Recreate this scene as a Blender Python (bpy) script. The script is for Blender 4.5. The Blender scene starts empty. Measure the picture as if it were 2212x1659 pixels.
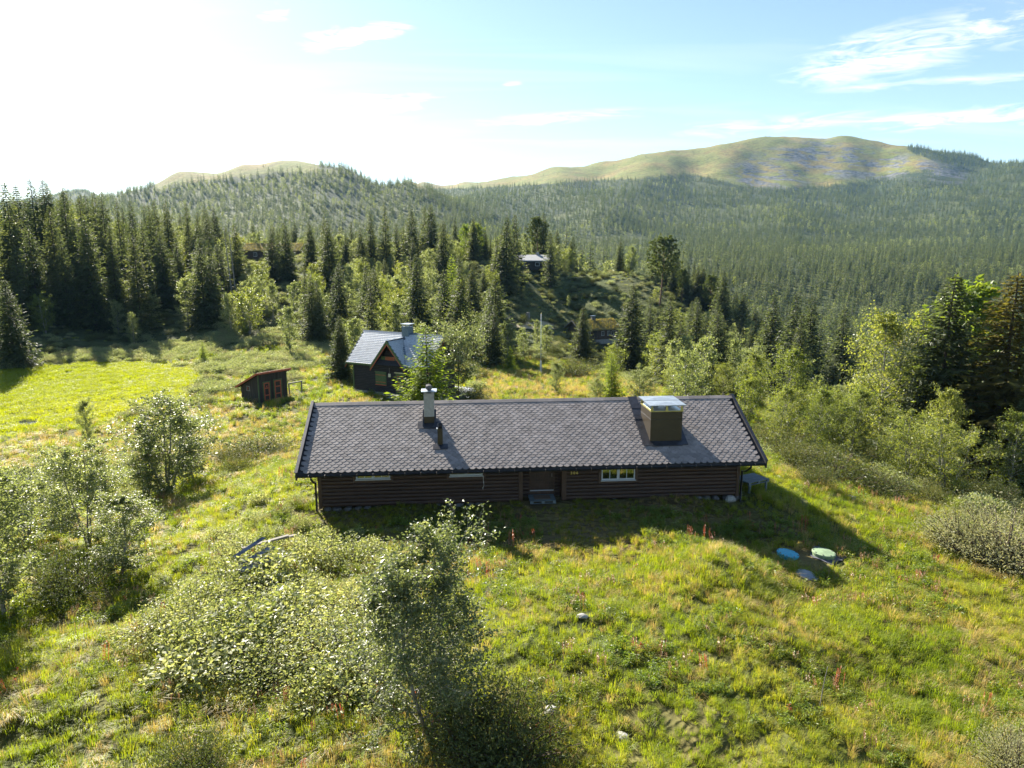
import bpy, math, random
import numpy as np
from math import radians, degrees, sin, cos, pi, atan2, sqrt

random.seed(5)
RNG = np.random.default_rng(11)
SC = bpy.context.scene
COL = SC.collection

# ------------------------------------------------------------------ camera
F, CX, CY = 1536.0, 1106.0, 829.5          # focal length / centre in 2212 x 1659 picture units
PITCH, CAMH = radians(10.88), 10.38
cam_d = bpy.data.cameras.new('camera')
cam_d.sensor_width = 36.0
cam_d.lens = 36.0 * F / 2212.0
cam_d.clip_start, cam_d.clip_end = 0.1, 20000
cam = bpy.data.objects.new('camera', cam_d)
COL.objects.link(cam)
cam.location = (0, 0, CAMH)
cam.rotation_euler = (pi / 2 - PITCH, 0, 0)
SC.camera = cam

# ------------------------------------------------------------------ light
SUN_AZ, SUN_EL = radians(-31.0), radians(30.5)      # azimuth from +Y, negative = left of the view
SUN_STRENGTH, SKY_STRENGTH, EXPOSURE = 5.0, 0.052, 1.9
sun_d = bpy.data.lights.new('sun', 'SUN')
sun_d.energy = SUN_STRENGTH
sun_d.angle = radians(0.5)
sun_d.color = (1.0, 0.93, 0.80)
sun = bpy.data.objects.new('sun', sun_d)
COL.objects.link(sun)
sun.rotation_euler = (pi / 2 - SUN_EL, 0, pi - SUN_AZ)
sun.location = (-60, 110, 70)

vs = SC.view_settings
SC.display_settings.display_device = 'sRGB'
vs.view_transform = 'Standard'
vs.look = 'None'
vs.exposure = EXPOSURE
vs.gamma = 1.0
vs.use_curve_mapping = False
cy = SC.cycles
cy.max_bounces = 6
cy.diffuse_bounces = 4
cy.glossy_bounces = 3
cy.transmission_bounces = 4
cy.transparent_max_bounces = 8
cy.volume_bounces = 0
cy.caustics_reflective = False
cy.caustics_refractive = False
cy.use_denoising = True


class NT:
    """small helper round a node tree"""
    def __init__(self, tree):
        self.t = tree
        tree.nodes.clear()

    def n(self, typ, ins=None, **props):
        nd = self.t.nodes.new(typ)
        for k, v in props.items():
            setattr(nd, k, v)
        for k, v in (ins or {}).items():
            self.set(nd, k, v)
        return nd

    def set(self, nd, k, v):
        s = nd.inputs[k]
        if isinstance(v, bpy.types.Node):
            v = v.outputs[0]
        if isinstance(v, bpy.types.NodeSocket):
            self.t.links.new(v, s)
        else:
            if s.type == 'RGBA' and hasattr(v, '__len__') and len(v) == 3:
                v = (*v, 1.0)
            s.default_value = v

    def math(self, op, a, b=None, c=None, clamp=False):
        nd = self.n('ShaderNodeMath', operation=op, use_clamp=clamp)
        for i, v in enumerate((a, b, c)):
            if v is not None:
                self.set(nd, i, v)
        return nd.outputs[0]

    def mix(self, fac, a, b, blend='MIX'):
        nd = self.n('ShaderNodeMix', data_type='RGBA', blend_type=blend)
        self.set(nd, 0, fac); self.set(nd, 6, a); self.set(nd, 7, b)
        return nd.outputs[2]

    def ramp(self, fac, stops, interp='LINEAR'):
        nd = self.n('ShaderNodeValToRGB')
        cr = nd.color_ramp
        cr.interpolation = interp
        while len(cr.elements) < len(stops):
            cr.elements.new(0.5)
        for e, (p, c) in zip(cr.elements, stops):
            e.position = p
            e.color = (*c, 1) if len(c) == 3 else c
        self.set(nd, 0, fac)
        return nd.outputs[0]

    def noise(self, vec, scale, detail=3, rough=0.55, dist=0.0):
        nd = self.n('ShaderNodeTexNoise', {'Scale': scale, 'Detail': detail, 'Roughness': rough, 'Distortion': dist})
        if vec is not None:
            self.set(nd, 'Vector', vec)
        return nd.outputs[0]


# ------------------------------------------------------------------ sky
wd = bpy.data.worlds.new('World')
SC.world = wd
wd.use_nodes = True
wd.cycles.sampling_method = 'MANUAL'
wd.cycles.sample_map_resolution = 256
w = NT(wd.node_tree)
sky = w.n('ShaderNodeTexSky', sky_type='NISHITA', sun_disc=False, sun_elevation=SUN_EL, sun_rotation=SUN_AZ,
          altitude=850.0, air_density=1.0, dust_density=0.4, ozone_density=1.0)
geo = w.n('ShaderNodeTexCoord')
sep = w.n('ShaderNodeSeparateXYZ', {0: geo.outputs['Generated']})
AZ = w.math('ARCTAN2', sep.outputs[0], sep.outputs[1])
EL = w.math('ARCSINE', sep.outputs[2])
# cirrus: high thin cloud sheet, noise on the cloud plane plus the separate wisps of that day
den = w.math('ADD', sep.outputs[2], 0.12)
ux = w.math('DIVIDE', sep.outputs[0], den)
uy = w.math('DIVIDE', sep.outputs[1], den)
comb = w.n('ShaderNodeCombineXYZ', {0: ux, 1: uy, 2: 0.0})
mp = w.n('ShaderNodeMapping', {'Vector': comb, 'Rotation': (0, 0, radians(35)), 'Scale': (0.5, 2.6, 1.0)})
veil = w.noise(mp.outputs[0], 1.1, 3, 0.6, 0.6)
veil = w.ramp(veil, [(0.50, (0, 0, 0)), (0.80, (1, 1, 1))])
veil = w.math('MULTIPLY', veil, 0.18)


def aim(px, py):
    a, b = (px - CX) / F, (CY - py) / F
    d = np.array([a, cos(PITCH) + b * sin(PITCH), -sin(PITCH) + b * cos(PITCH)])
    d /= np.linalg.norm(d)
    return atan2(d[0], d[1]), math.asin(d[2])


angv = w.n('ShaderNodeCombineXYZ', {0: AZ, 1: EL, 2: 0.0})
STREAK = []
for tilt in (17.0, 5.0):
    sm = w.n('ShaderNodeMapping', {'Vector': angv, 'Rotation': (0, 0, radians(-tilt - 3)), 'Scale': (11, 70, 1)})
    STREAK.append(w.math('MULTIPLY', w.math('SUBTRACT', w.noise(sm.outputs[0], 1.0, 4, 0.66, 0.9), 0.56), 4.4))
clouds = veil
# (left end, right end, half width in degrees, density, streak)
for (x0, y0, x1, y1, hw, dn, nsc) in [
        (1640, 170, 2420, -10, 2.0, 1.0, 1.0), (1660, 168, 2120, 95, 1.2, 1.0, 1.0),
        (1700, 198, 2500, 138, 0.45, 0.55, 1.0),
        (1780, 272, 2560, 222, 0.9, 0.9, 1.0), (1400, 290, 2000, 240, 0.9, 0.5, 1.0),
        (620, 100, 915, 50, 1.05, 1.0, 1.0), (545, 40, 635, 22, 0.75, 0.9, 1.0),
        (440, 235, 1000, 212, 0.9, 0.9, 1.0), (980, 268, 1450, 236, 0.6, 0.5, 1.0),
        (1080, 182, 1135, 178, 0.25, 0.5, 1.0), (650, 300, 960, 290, 0.5, 0.5, 1.0)]:
    a0, e0 = aim(x0, y0)
    a1, e1 = aim(x1, y1)
    ang = atan2(e1 - e0, a1 - a0)
    hl = 0.5 * math.hypot(a1 - a0, e1 - e0)
    m = w.n('ShaderNodeMapping', {'Vector': angv, 'Location': (-(a0 + a1) / 2, -(e0 + e1) / 2, 0)})
    m = w.n('ShaderNodeMapping', {'Vector': m, 'Rotation': (0, 0, -ang)})
    s = w.n('ShaderNodeSeparateXYZ', {0: m})
    dx = w.math('POWER', w.math('ABSOLUTE', w.math('DIVIDE', s.outputs[0], hl * 0.95)), 3.0)
    dy = w.math('POWER', w.math('DIVIDE', s.outputs[1], radians(hw)), 2.0)
    body = w.math('SUBTRACT', 1.0, w.math('ADD', dx, dy), clamp=True)
    tx = w.math('ADD', w.math('MULTIPLY', body, 0.80), STREAK[0 if degrees(ang) > 9 else 1])
    tx = w.math('MULTIPLY', w.math('MULTIPLY', w.math('MAXIMUM', tx, 0.0), body, clamp=True), dn, clamp=True)
    clouds = w.math('MAXIMUM', clouds, tx)
gain = w.mix(1.0, sky.outputs[0], (1.0, 1.0, 1.0), 'MULTIPLY')
lum = w.n('ShaderNodeRGBToBW', {0: sky.outputs[0]})
white = w.math('ADD', w.math('MULTIPLY', lum, 1.35), 2.4)
wcol = w.n('ShaderNodeCombineColor', {0: white, 1: white, 2: white})
skyc = w.mix(clouds, gain, wcol.outputs[0])
bg = w.n('ShaderNodeBackground', {'Color': skyc, 'Strength': SKY_STRENGTH})
w.n('ShaderNodeOutputWorld', {'Surface': bg})

# ------------------------------------------------------------------ helpers: picture <-> place


def ray(px, py):
    a, b = (px - CX) / F, (CY - py) / F
    return np.array([a, cos(PITCH) + b * sin(PITCH), -sin(PITCH) + b * cos(PITCH)])


def to_px(x, y, z):
    zz = z - CAMH
    d = y * cos(PITCH) - zz * sin(PITCH)
    up = y * sin(PITCH) + zz * cos(PITCH)
    d = np.where(np.abs(d) < 1e-3, 1e-3, d)
    return CX + F * x / d, CY - F * up / d


def at_y(px, py, Y):
    d = ray(px, py)
    t = Y / d[1]
    return np.array([d[0] * t, Y, CAMH + d[2] * t])


def at_z(px, py, z):
    d = ray(px, py)
    t = (z - CAMH) / d[2]
    return np.array([d[0] * t, d[1] * t, z])


def _hash(ix, iy, seed):
    h = (ix.astype(np.int64) * 374761393 + iy.astype(np.int64) * 668265263 + seed * 974634777) & 0x7fffffff
    h = ((h ^ (h >> 13)) * 1274126177) & 0x7fffffff
    return ((h ^ (h >> 16)) & 0xffff) / 65535.0


def vnoise(x, y, seed=0):
    ix, iy = np.floor(x), np.floor(y)
    fx, fy = x - ix, y - iy
    fx = fx * fx * (3 - 2 * fx); fy = fy * fy * (3 - 2 * fy)
    a, b = _hash(ix, iy, seed), _hash(ix + 1, iy, seed)
    c, d = _hash(ix, iy + 1, seed), _hash(ix + 1, iy + 1, seed)
    return (a + (b - a) * fx) * (1 - fy) + (c + (d - c) * fx) * fy - 0.5


def fbm(x, y, seed=0, octv=4):
    s, amp = 0, 1.0
    for o in range(octv):
        s = s + amp * vnoise(x * 2 ** o + 17.3 * o, y * 2 ** o - 9.1 * o, seed + o)
        amp *= 0.5
    return s


def smooth(e0, e1, x):
    t = np.clip((x - e0) / (e1 - e0), 0, 1)
    return t * t * (3 - 2 * t)


# ------------------------------------------------------------------ terrain
CP = [  # x, y, z : the knoll in front, the cabin's terrace, the slopes round it
    (0, -40, 2), (-40, -10, 1), (40, -10, 1), (0, 0, .5), (0, 6, .5), (-6, 10, .2), (6, 10, .5), (0, 13, .55), (4, 17, .75), (1, 19.5, .45),
    (5, 21.0, .35), (2.2, 22.3, -.1), (0.5, 22.6, -.2), (-4, 20, .15), (2, 24.6, -.25), (8, 24.6, -.55), (9.5, 22.5, -.80), (11.5, 22, -.80), 
    (13, 18, -.7), (16, 22, -1.2), (14, 28, -1.0), (20, 28, -1.9), (18, 14, -.5), (12, 11, .2), (26, 18, -1.6),
    (-9, 27, .02), (-6.5, 25.6, -.2), (-3, 25.8, -.12), (3, 26.3, -.12), (-4, 27.1, .06), (2, 27.6, .06), (7, 28.1, .04), (-9, 34, -.25), (10.4, 29, -.15), (10, 36, -.5), (0, 27.6, .06), (5, 28.1, .06), (0, 35, -.2),
    (-10, 20, .1), (-10, 14, .3), (-15, 22, -.5), (-14, 30, -1.1), (-20, 30, -2.0), (-9, 40, -1.9), (-17, 40, -2.8), (-26, 40, -3.6),
    (-30, 22, -1.4), (0, 45, -2.2), (10, 45, -2.2), (0, 58, -4.0), (-14, 56, -3.9), (24, 46, -4.4), (40, 60, -9.5),
    (-25.5, 67, -4.3), (-22, 70, -4.2), (-15.7, 70, -3.9), (-8, 66.5, -4.0), (-6, 71, -4.1), (-10, 75, -4.1), (-3, 72, -4.5),
    (3.9, 97, -6.6), (20, 90, -7.2), (12, 78, -5.4), (30, 100, -9.5), (45, 120, -14), (60, 110, -17), (70, 160, -24), (90, 200, -28),
    (110, 230, -30.5), (60, 300, -31), (140, 300, -34), (195, 351, -35), (130, 400, -32), (260, 300, -30),
    (-70, 128, -3.5), (-95, 138, 2.5), (-110, 178, 12), (-62, 155, 2), (-52, 190, 8), (-160, 170, 10), (-66, 200, 6.8), (-85, 205, 8),
    (-20, 212, 7), (5, 212, 6.5), (-5, 240, 3), (-60, 245, 2), (16, 184, -1.6), (17, 170, -6), (23, 188, 1.0), (32.5, 190, 2.2), (39, 181, -1.7),
    (47, 179, -6.4), (30, 206, 3), (17.5, 158, -9.4), (24, 160, -10), (3, 150, -5.6), (-12, 140, -4), (8, 125, -7.4), (-30, 120, -4.0),
    (-30, 165, 1), (-10, 175, 3), (-100, 350, -18), (0, 350, -25), (60, 380, -30), (-220, 380, -12), (-35, 98, -4.7), (-20, 90, -4.6),
]
for (x_, y_, z_) in [(60, 912, -5), (300, 850, -5), (430, 800, -5), (100, 800, -5), (0, 860, -5), (20, 930, -4.9), (250, 930, -4.4),
                     (-200, 850, -5), (200, 775, -4.9), (420, 745, -4.8)]:
    CP.append(tuple(at_z(x_, y_, z_)))
for (x_, y_, z_) in [(1585, 1212, .45), (1635, 1290, .5), (1695, 1362, .45), (1755, 1430, .35), (1662, 1212, -.6), (1712, 1280, -.5), (1772, 1345, -.35), (1832, 1408, -.1)]:
    CP.append(tuple(at_z(x_, y_, z_)))
SKYL = []
for (x_, y_, Y_) in [(1650, 296, 2300), (1560, 312, 2280), (1450, 330, 2280), (1300, 350, 2350), (1100, 384, 2450), (900, 400, 2550), (1000, 396, 2500), (1740, 297, 2300), (1380, 341, 2310), (1505, 322, 2280), (1200, 368, 2400), (1610, 302, 2290), (1695, 297, 2300), (1860, 300, 2265), (2030, 330, 2070),
                     (1820, 295, 2280), (1900, 306, 2250), (1960, 318, 2150), (2100, 340, 2000), (2212, 356, 1900), (2500, 392, 1750)]:
    CP.append(tuple(at_y(x_, y_, Y_)))
    p = at_y(x_, y_, Y_)
    CP.append((p[0] * 1.25, p[1] * 1.25, p[2] * 0.72))
for (x_, y_, Y_) in [(200, 440, 1150), (270, 424, 1300), (340, 408, 1400), (380, 390, 1450), (430, 381, 1450), (520, 367, 1480), (600, 356, 1500),
                     (660, 364, 1470), (760, 388, 1430), (890, 412, 1400)]:
    CP.append(tuple(at_y(x_, y_, Y_)))
    p = at_y(x_, y_, Y_)
    CP.append((p[0] * 1.28, p[1] * 1.28, p[2] * 0.35))
for (x_, y_, Y_) in [(600, 450, 1000), (300, 480, 880), (600, 525, 680), (800, 470, 980), (1000, 440, 1300), (1000, 520, 800), (100, 470, 900),
                     (115, 440, 2000), (200, 436, 2000), (0, 450, 2000), (-300, 450, 2000), (380, 424, 1180), (450, 414, 1200), (520, 402, 1230), (600, 394, 1240), (300, 446, 1120), (-300, 470, 1100),
                     (1700, 664, 480), (2000, 660, 470), (1400, 640, 500), (2212, 690, 430), (1200, 560, 760), (1700, 548, 800), (2100, 548, 800), (1300, 470, 1200),
                     (1700, 475, 1200), (2100, 470, 1200), (1300, 420, 1600), (1700, 425, 1600), (2100, 410, 1550), (2500, 480, 1100),
                     (1100, 398, 2050), (1300, 378, 2000), (1500, 366, 1950), (1640, 384, 1850), (1760, 398, 1800), (1900, 385, 1830), (2100, 372, 1780)]:
    CP.append(tuple(at_y(x_, y_, Y_)))
CP = np.array(CP, float)


def warp(x, y):
    r = np.hypot(x, y) + 1e-6
    q = np.log1p(r / 9.0) / r
    return np.stack([x * q * 3.0, y * q * 3.0], -1)


_W = warp(CP[:, 0], CP[:, 1])


def _ker(d2):
    return -np.sqrt(d2 + 0.10)


_n = len(CP)
_K = _ker(((_W[:, None] - _W[None]) ** 2).sum(-1)) + np.eye(_n) * -4e-3
_P = np.concatenate([np.ones((_n, 1)), _W], 1)
_A = np.block([[_K, _P], [_P.T, np.zeros((3, 3))]])
_C = np.linalg.solve(_A, np.concatenate([np.arcsinh(CP[:, 2] / 6.0), np.zeros(3)]))


def ground(x, y):
    x = np.atleast_1d(np.asarray(x, float)); y = np.atleast_1d(np.asarray(y, float))
    out = np.empty(x.shape)
    for i in range(0, len(x), 40000):
        sl = slice(i, i + 40000)
        q = warp(x[sl], y[sl])
        d2 = ((q[:, None] - _W[None]) ** 2).sum(-1)
        z = np.sinh(np.clip(_ker(d2) @ _C[:_n] + _C[_n] + q @ _C[_n + 1:], -3.2, 6)) * 6.0
        xx, yy = x[sl], y[sl]
        r = np.hypot(xx, yy)
        # humps and hollows; flat on the terrace of the cabin, on the bog and round the houses
        flat = np.maximum(np.exp(-(((xx - 0.5) / 12) ** 4 + ((yy - 30.5) / 5.0) ** 4)), 0)
        flat = np.maximum(flat, np.exp(-(((xx + 11) / 8) ** 4 + ((yy - 70) / 7.0) ** 4)))
        a1 = (1 - 0.9 * flat)
        z = z + a1 * (0.34 * fbm(xx / 2.6, yy / 2.6, 3, 3) * smooth(130, 40, r)
                      + 0.16 * fbm(xx / 0.7, yy / 0.7, 9, 2) * smooth(60, 25, r))
        z = z + fbm(xx / 30, yy / 30, 21, 3) * 2.2 * smooth(140, 320, r)
        z = z + fbm(xx / 170, yy / 170, 33, 5) * 4.5 * smooth(700, 1500, r) + fbm(xx / 52, yy / 52, 37, 3) * 5.0 * smooth(1200, 1700, r)
        out[sl] = z
    return out


def gz(x, y):
    return float(ground([x], [y])[0])


_TT = np.geomspace(5.0, 2600, 500)


def on_ground(px, py):
    d = ray(px, py)
    z = ground(d[0] * _TT, d[1] * _TT)
    diff = CAMH + d[2] * _TT - z
    k = np.argmax(diff < 0)
    if diff[k] >= 0:
        k = len(_TT) - 1
    t = _TT[k]
    if k > 0:
        a, b = diff[k - 1], diff[k]
        t = _TT[k - 1] + (_TT[k] - _TT[k - 1]) * a / (a - b + 1e-12)
    x, y = d[0] * t, d[1] * t
    return np.array([x, y, gz(x, y)])


# ------------------------------------------------------------------ mesh helpers
def mesh_np(name, verts, faces, mats=(), attrs=None, smooth_=False):
    """verts N x 3, faces a list of arrays (each M x k)"""
    if isinstance(faces, np.ndarray):
        faces = [faces]
    faces = [np.asarray(f, np.int32) for f in faces if len(f)]
    me = bpy.data.meshes.new(name)
    verts = np.asarray(verts, np.float32)
    me.vertices.add(len(verts))
    me.vertices.foreach_set('co', verts.ravel())
    if faces:
        loops = np.concatenate([f.ravel() for f in faces])
        tot = np.concatenate([np.full(len(f), f.shape[1], np.int32) for f in faces])
        start = np.concatenate([[0], np.cumsum(tot)[:-1]]).astype(np.int32)
        me.loops.add(len(loops))
        me.loops.foreach_set('vertex_index', loops)
        me.polygons.add(len(tot))
        me.polygons.foreach_set('loop_start', start)
        me.polygons.foreach_set('use_smooth', np.full(len(tot), smooth_, bool))
    for k, (dom, typ, arr) in (attrs or {}).items():
        at = me.attributes.new(k, typ, dom)
        key = {'FLOAT': 'value', 'FLOAT_COLOR': 'color', 'FLOAT_VECTOR': 'vector', 'INT': 'value'}[typ]
        at.data.foreach_set(key, np.asarray(arr).astype(np.int32 if typ == 'INT' else np.float32).ravel())
    for m in mats:
        me.materials.append(m)
    me.update(calc_edges=True)
    return me


class MB:
    """collects shapes of ONE part"""
    def __init__(self):
        self.v, self.f = [], []

    def add(self, vs_, fs_):
        o = len(self.v)
        self.v += [tuple(map(float, p)) for p in vs_]
        self.f += [tuple(i + o for i in f) for f in fs_]
        return self

    def box(self, lo, hi):
        x0, y0, z0 = lo; x1, y1, z1 = hi
        return self.add([(x0, y0, z0), (x1, y0, z0), (x1, y1, z0), (x0, y1, z0), (x0, y0, z1), (x1, y0, z1), (x1, y1, z1), (x0, y1, z1)],
                        [(0, 3, 2, 1), (4, 5, 6, 7), (0, 1, 5, 4), (1, 2, 6, 5), (2, 3, 7, 6), (3, 0, 4, 7)])

    def prism(self, poly, ext):
        """poly: 3-D points of one end, ext: extrusion vector"""
        n = len(poly); e = np.array(ext, float)
        a = [np.array(p, float) for p in poly]
        return self.add(a + [p + e for p in a],
                        [tuple(range(n))[::-1], tuple(range(n, 2 * n))] + [(i, (i + 1) % n, n + (i + 1) % n, n + i) for i in range(n)])

    def beam(self, p0, p1, w_, h_, up=(0, 0, 1)):
        p0, p1, up = np.array(p0, float), np.array(p1, float), np.array(up, float)
        d = p1 - p0; d /= np.linalg.norm(d)
        s = np.cross(d, up); s /= np.linalg.norm(s)
        t = np.cross(s, d)
        q = [p0 + s * a * w_ / 2 + t * b * h_ / 2 for a, b in ((-1, -1), (1, -1), (1, 1), (-1, 1))]
        return self.prism(q, p1 - p0)

    def tube(self, pts, rad, sides=8, cap=True):
        pts = [np.array(p, float) for p in pts]
        n = len(pts)
        if not hasattr(rad, '__len__'):
            rad = [rad] * n
        o = len(self.v)
        for i, p in enumerate(pts):
            d = pts[min(i + 1, n - 1)] - pts[max(i - 1, 0)]
            d = d / (np.linalg.norm(d) + 1e-9)
            a = np.cross(d, (0, 0, 1) if abs(d[2]) < 0.9 else (1, 0, 0)); a /= np.linalg.norm(a)
            b = np.cross(d, a)
            for k in range(sides):
                th = 2 * pi * k / sides
                self.v.append(tuple(p + rad[i] * (cos(th) * a + sin(th) * b)))
        for i in range(n - 1):
            for k in range(sides):
                k2 = (k + 1) % sides
                self.f.append((o + i * sides + k, o + i * sides + k2, o + (i + 1) * sides + k2, o + (i + 1) * sides + k))
        if cap:
            self.f.append(tuple(o + k for k in range(sides))[::-1])
            self.f.append(tuple(o + (n - 1) * sides + k for k in range(sides)))
        return self

    def mesh(self, name, mat, smooth_=False):
        me = bpy.data.meshes.new(name)
        me.from_pydata(self.v, [], self.f)
        me.update()
        if smooth_:
            me.polygons.foreach_set('use_smooth', [True] * len(me.polygons))
        me.materials.append(mat)
        return me

    def build(self, name, mat, parent=None, smooth_=False, bevel=0.0):
        o = bpy.data.objects.new(name, self.mesh(name, mat, smooth_))
        COL.objects.link(o)
        if parent is not None:
            o.parent = parent
        if bevel:
            md = o.modifiers.new('edge', 'BEVEL')
            md.width = bevel; md.segments = 2; md.limit_method = 'ANGLE'
        return o


def obj(name, me, parent=None, loc=None, rot=None, scale=None):
    o = bpy.data.objects.new(name, me)
    COL.objects.link(o)
    if parent is not None:
        o.parent = parent
    if loc is not None:
        o.location = [float(c) for c in loc]
    if rot is not None:
        o.rotation_euler = rot
    if scale is not None:
        o.scale = (scale,) * 3 if not hasattr(scale, '__len__') else scale
    return o


def tag(o, label=None, cat=None, group=None, kind=None):
    for k, v in (('label', label), ('category', cat), ('group', group), ('kind', kind)):
        if v:
            o[k] = v
    return o


def empty(name, loc=(0, 0, 0), rz=0.0, label=None, cat=None, group=None):
    o = obj(name, None, None, loc, (0, 0, rz))
    o.empty_display_size = 0.3
    return tag(o, label, cat, group)


# ------------------------------------------------------------------ materials
def material(name):
    m = bpy.data.materials.new(name)
    m.use_nodes = True
    return m, NT(m.node_tree)


def plain(name, c, rough=0.7, var=0.25, scale=6.0, bump=0.0, metallic=0.0, spec=0.4, stretch=(1, 1, 1), c2=None, bscale=None, objvar=0.0):
    m, t = material(name)
    co = t.n('ShaderNodeTexCoord')
    mpn = t.n('ShaderNodeMapping', {'Vector': co.outputs['Object'], 'Scale': stretch})
    nz = t.noise(mpn.outputs[0], scale, 5, 0.6)
    c = np.array(c); lo = np.clip(c * (1 - var), 0, 1); hi = np.clip(np.array(c2) if c2 is not None else c * (1 + var), 0, 1)
    colr = t.ramp(nz, [(0.30, tuple(lo)), (0.70, tuple(hi))])
    if objvar:
        oi = t.n('ShaderNodeObjectInfo')
        v = t.math('ADD', t.math('MULTIPLY', oi.outputs['Random'], 2 * objvar), 1 - objvar)
        hs = t.n('ShaderNodeHueSaturation', {'Value': v, 'Color': colr})
        colr = hs.outputs[0]
    p = t.n('ShaderNodeBsdfPrincipled', {'Base Color': colr, 'Roughness': rough, 'Metallic': metallic, 'Specular IOR Level': spec})
    if bump:
        nb = t.noise(mpn.outputs[0], bscale or scale * 3, 4, 0.6)
        b = t.n('ShaderNodeBump', {'Strength': bump, 'Distance': 0.02, 'Height': nb})
        t.set(p, 'Normal', b)
    t.n('ShaderNodeOutputMaterial', {'Surface': p})
    return m


def foliage(name, c1, c2, c3, trans=0.45, tcol=None, rough=0.42, spec=0.45, patch=0.0, pc=None):
    """leaf: reflects, lets light through; colour runs over the leaves ('var') and from plant to plant"""
    m, t = material(name)
    at = t.n('ShaderNodeAttribute', attribute_name='var')
    oi = t.n('ShaderNodeObjectInfo')
    f = t.math('ADD', t.math('MULTIPLY', at.outputs['Fac'], 0.62), t.math('MULTIPLY', oi.outputs['Random'], 0.38))
    if patch:
        nz = t.noise(oi.outputs['Location'], patch, 3, 0.6)
        f = t.math('ADD', t.math('MULTIPLY', f, 0.55), t.math('MULTIPLY', t.math('SUBTRACT', nz, 0.22), 0.85), clamp=True)
    c = t.ramp(f, [(0.05, c1), (0.5, c2), (0.95, c3)])
    p = t.n('ShaderNodeBsdfPrincipled', {'Base Color': c, 'Roughness': rough, 'Specular IOR Level': spec})
    tc = t.mix(1.0, c, tcol or (1.9, 1.75, 0.7), 'MULTIPLY')
    tr = t.n('ShaderNodeBsdfTranslucent', {'Color': tc})
    mx = t.n('ShaderNodeMixShader', {0: trans, 1: p, 2: tr})
    t.n('ShaderNodeOutputMaterial', {'Surface': mx})
    return m


M = {}
M['log'] = plain('dark_stained_log', (0.050, 0.027, 0.018), 0.55, 0.45, 3.0, 0.35, stretch=(0.5, 6, 6), objvar=0.12, bscale=14)
M['board'] = plain('dark_stained_board', (0.075, 0.042, 0.026), 0.6, 0.35, 3.0, 0.3, stretch=(6, 6, 0.5), bscale=14)
M['trimblack'] = plain('black_tarred_trim', (0.022, 0.021, 0.024), 0.5, 0.3, 5, 0.2)
M['gutter'] = plain('black_gutter_metal', (0.018, 0.018, 0.022), 0.35, 0.2, 5, metallic=0.3)
M['hook'] = plain('worn_metal_hook', (0.18, 0.15, 0.14), 0.4, 0.2, 9, metallic=0.6)
M['roofdeck'] = plain('roof_felt', (0.035, 0.034, 0.038), 0.9, 0.3, 12, 0.3)
M['flash'] = plain('dark_metal_flashing', (0.055, 0.056, 0.066), 0.38, 0.3, 4, 0.06, metallic=0.55)
M['brownmetal'] = plain('brown_sheet_metal', (0.046, 0.035, 0.021), 0.42, 0.15, 3, 0.05, metallic=0.2)
M['brightmetal'] = plain('bare_sheet_metal', (0.50, 0.53, 0.57), 0.30, 0.2, 4, 0.05, metallic=0.8)
M['chimneycap'] = plain('grey_cap_plate', (0.30, 0.34, 0.38), 0.40, 0.2, 5, 0.05, metallic=0.5)
M['yellowleg'] = plain('yellow_zinc_bracket', (0.42, 0.38, 0.14), 0.35, 0.15, 5, metallic=0.5)
M['render'] = plain('grey_rendered_masonry', (0.34, 0.32, 0.28), 0.9, 0.15, 8, 0.5, bscale=60)
M['stone'] = plain('grey_field_stone', (0.13, 0.125, 0.12), 0.85, 0.45, 6, 0.8, bscale=14)
M['stonelight'] = plain('pale_field_stone', (0.36, 0.35, 0.33), 0.85, 0.35, 5, 0.7, bscale=12)
M['concrete'] = plain('weathered_concrete', (0.30, 0.30, 0.30), 0.9, 0.25, 4, 0.4, bscale=20)
M['winframe'] = plain('pale_grey_window_paint', (0.50, 0.53, 0.56), 0.5, 0.08, 6)
M['pallet'] = plain('weathered_blue_grey_pallet_wood', (0.13, 0.16, 0.17), 0.8, 0.3, 3, 0.3, stretch=(1, 8, 8), objvar=0.15)
M['mat'] = plain('brown_coir_mat', (0.16, 0.115, 0.075), 0.95, 0.3, 40, 0.6, bscale=120)
M['number'] = plain('brass_number', (0.62, 0.50, 0.16), 0.35, 0.1, 5, metallic=0.4)
M['white'] = plain('white_paint', (0.78, 0.78, 0.76), 0.45, 0.06, 5)
M['bluelid'] = plain('turquoise_plastic', (0.03, 0.34, 0.47), 0.5, 0.25, 14, 0.1)
M['greenlid'] = plain('pale_green_plastic', (0.22, 0.30, 0.17), 0.5, 0.2, 6, 0.1)
M['greylid'] = plain('blue_grey_plastic', (0.20, 0.23, 0.26), 0.5, 0.2, 6, 0.1)
M['gravel'] = plain('dark_gravel', (0.10, 0.10, 0.12), 0.9, 0.6, 30, 1.0, bscale=60)
M['patio'] = plain('pale_blue_grey_gravel', (0.42, 0.45, 0.50), 0.9, 0.2, 20, 0.6, bscale=60)
M['track'] = plain('sandy_track', (0.38, 0.31, 0.19), 0.95, 0.25, 6, 0.5, bscale=30)
M['h2log'] = plain('tarred_black_log', (0.026, 0.022, 0.022), 0.65, 0.4, 3, 0.3, stretch=(0.5, 6, 6), objvar=0.12)
M['h2green'] = plain('moss_green_paint', (0.085, 0.125, 0.045), 0.6, 0.2, 5, 0.1)
M['h2red'] = plain('orange_red_paint', (0.42, 0.10, 0.045), 0.6, 0.2, 5, 0.1)
M['slate'] = plain('grey_slate', (0.42, 0.45, 0.48), 0.34, 0.25, 7, 0.15, spec=0.8, objvar=0.15)
M['leadblue'] = plain('blue_grey_lead', (0.12, 0.17, 0.22), 0.42, 0.2, 5, 0.1, metallic=0.3)
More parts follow.
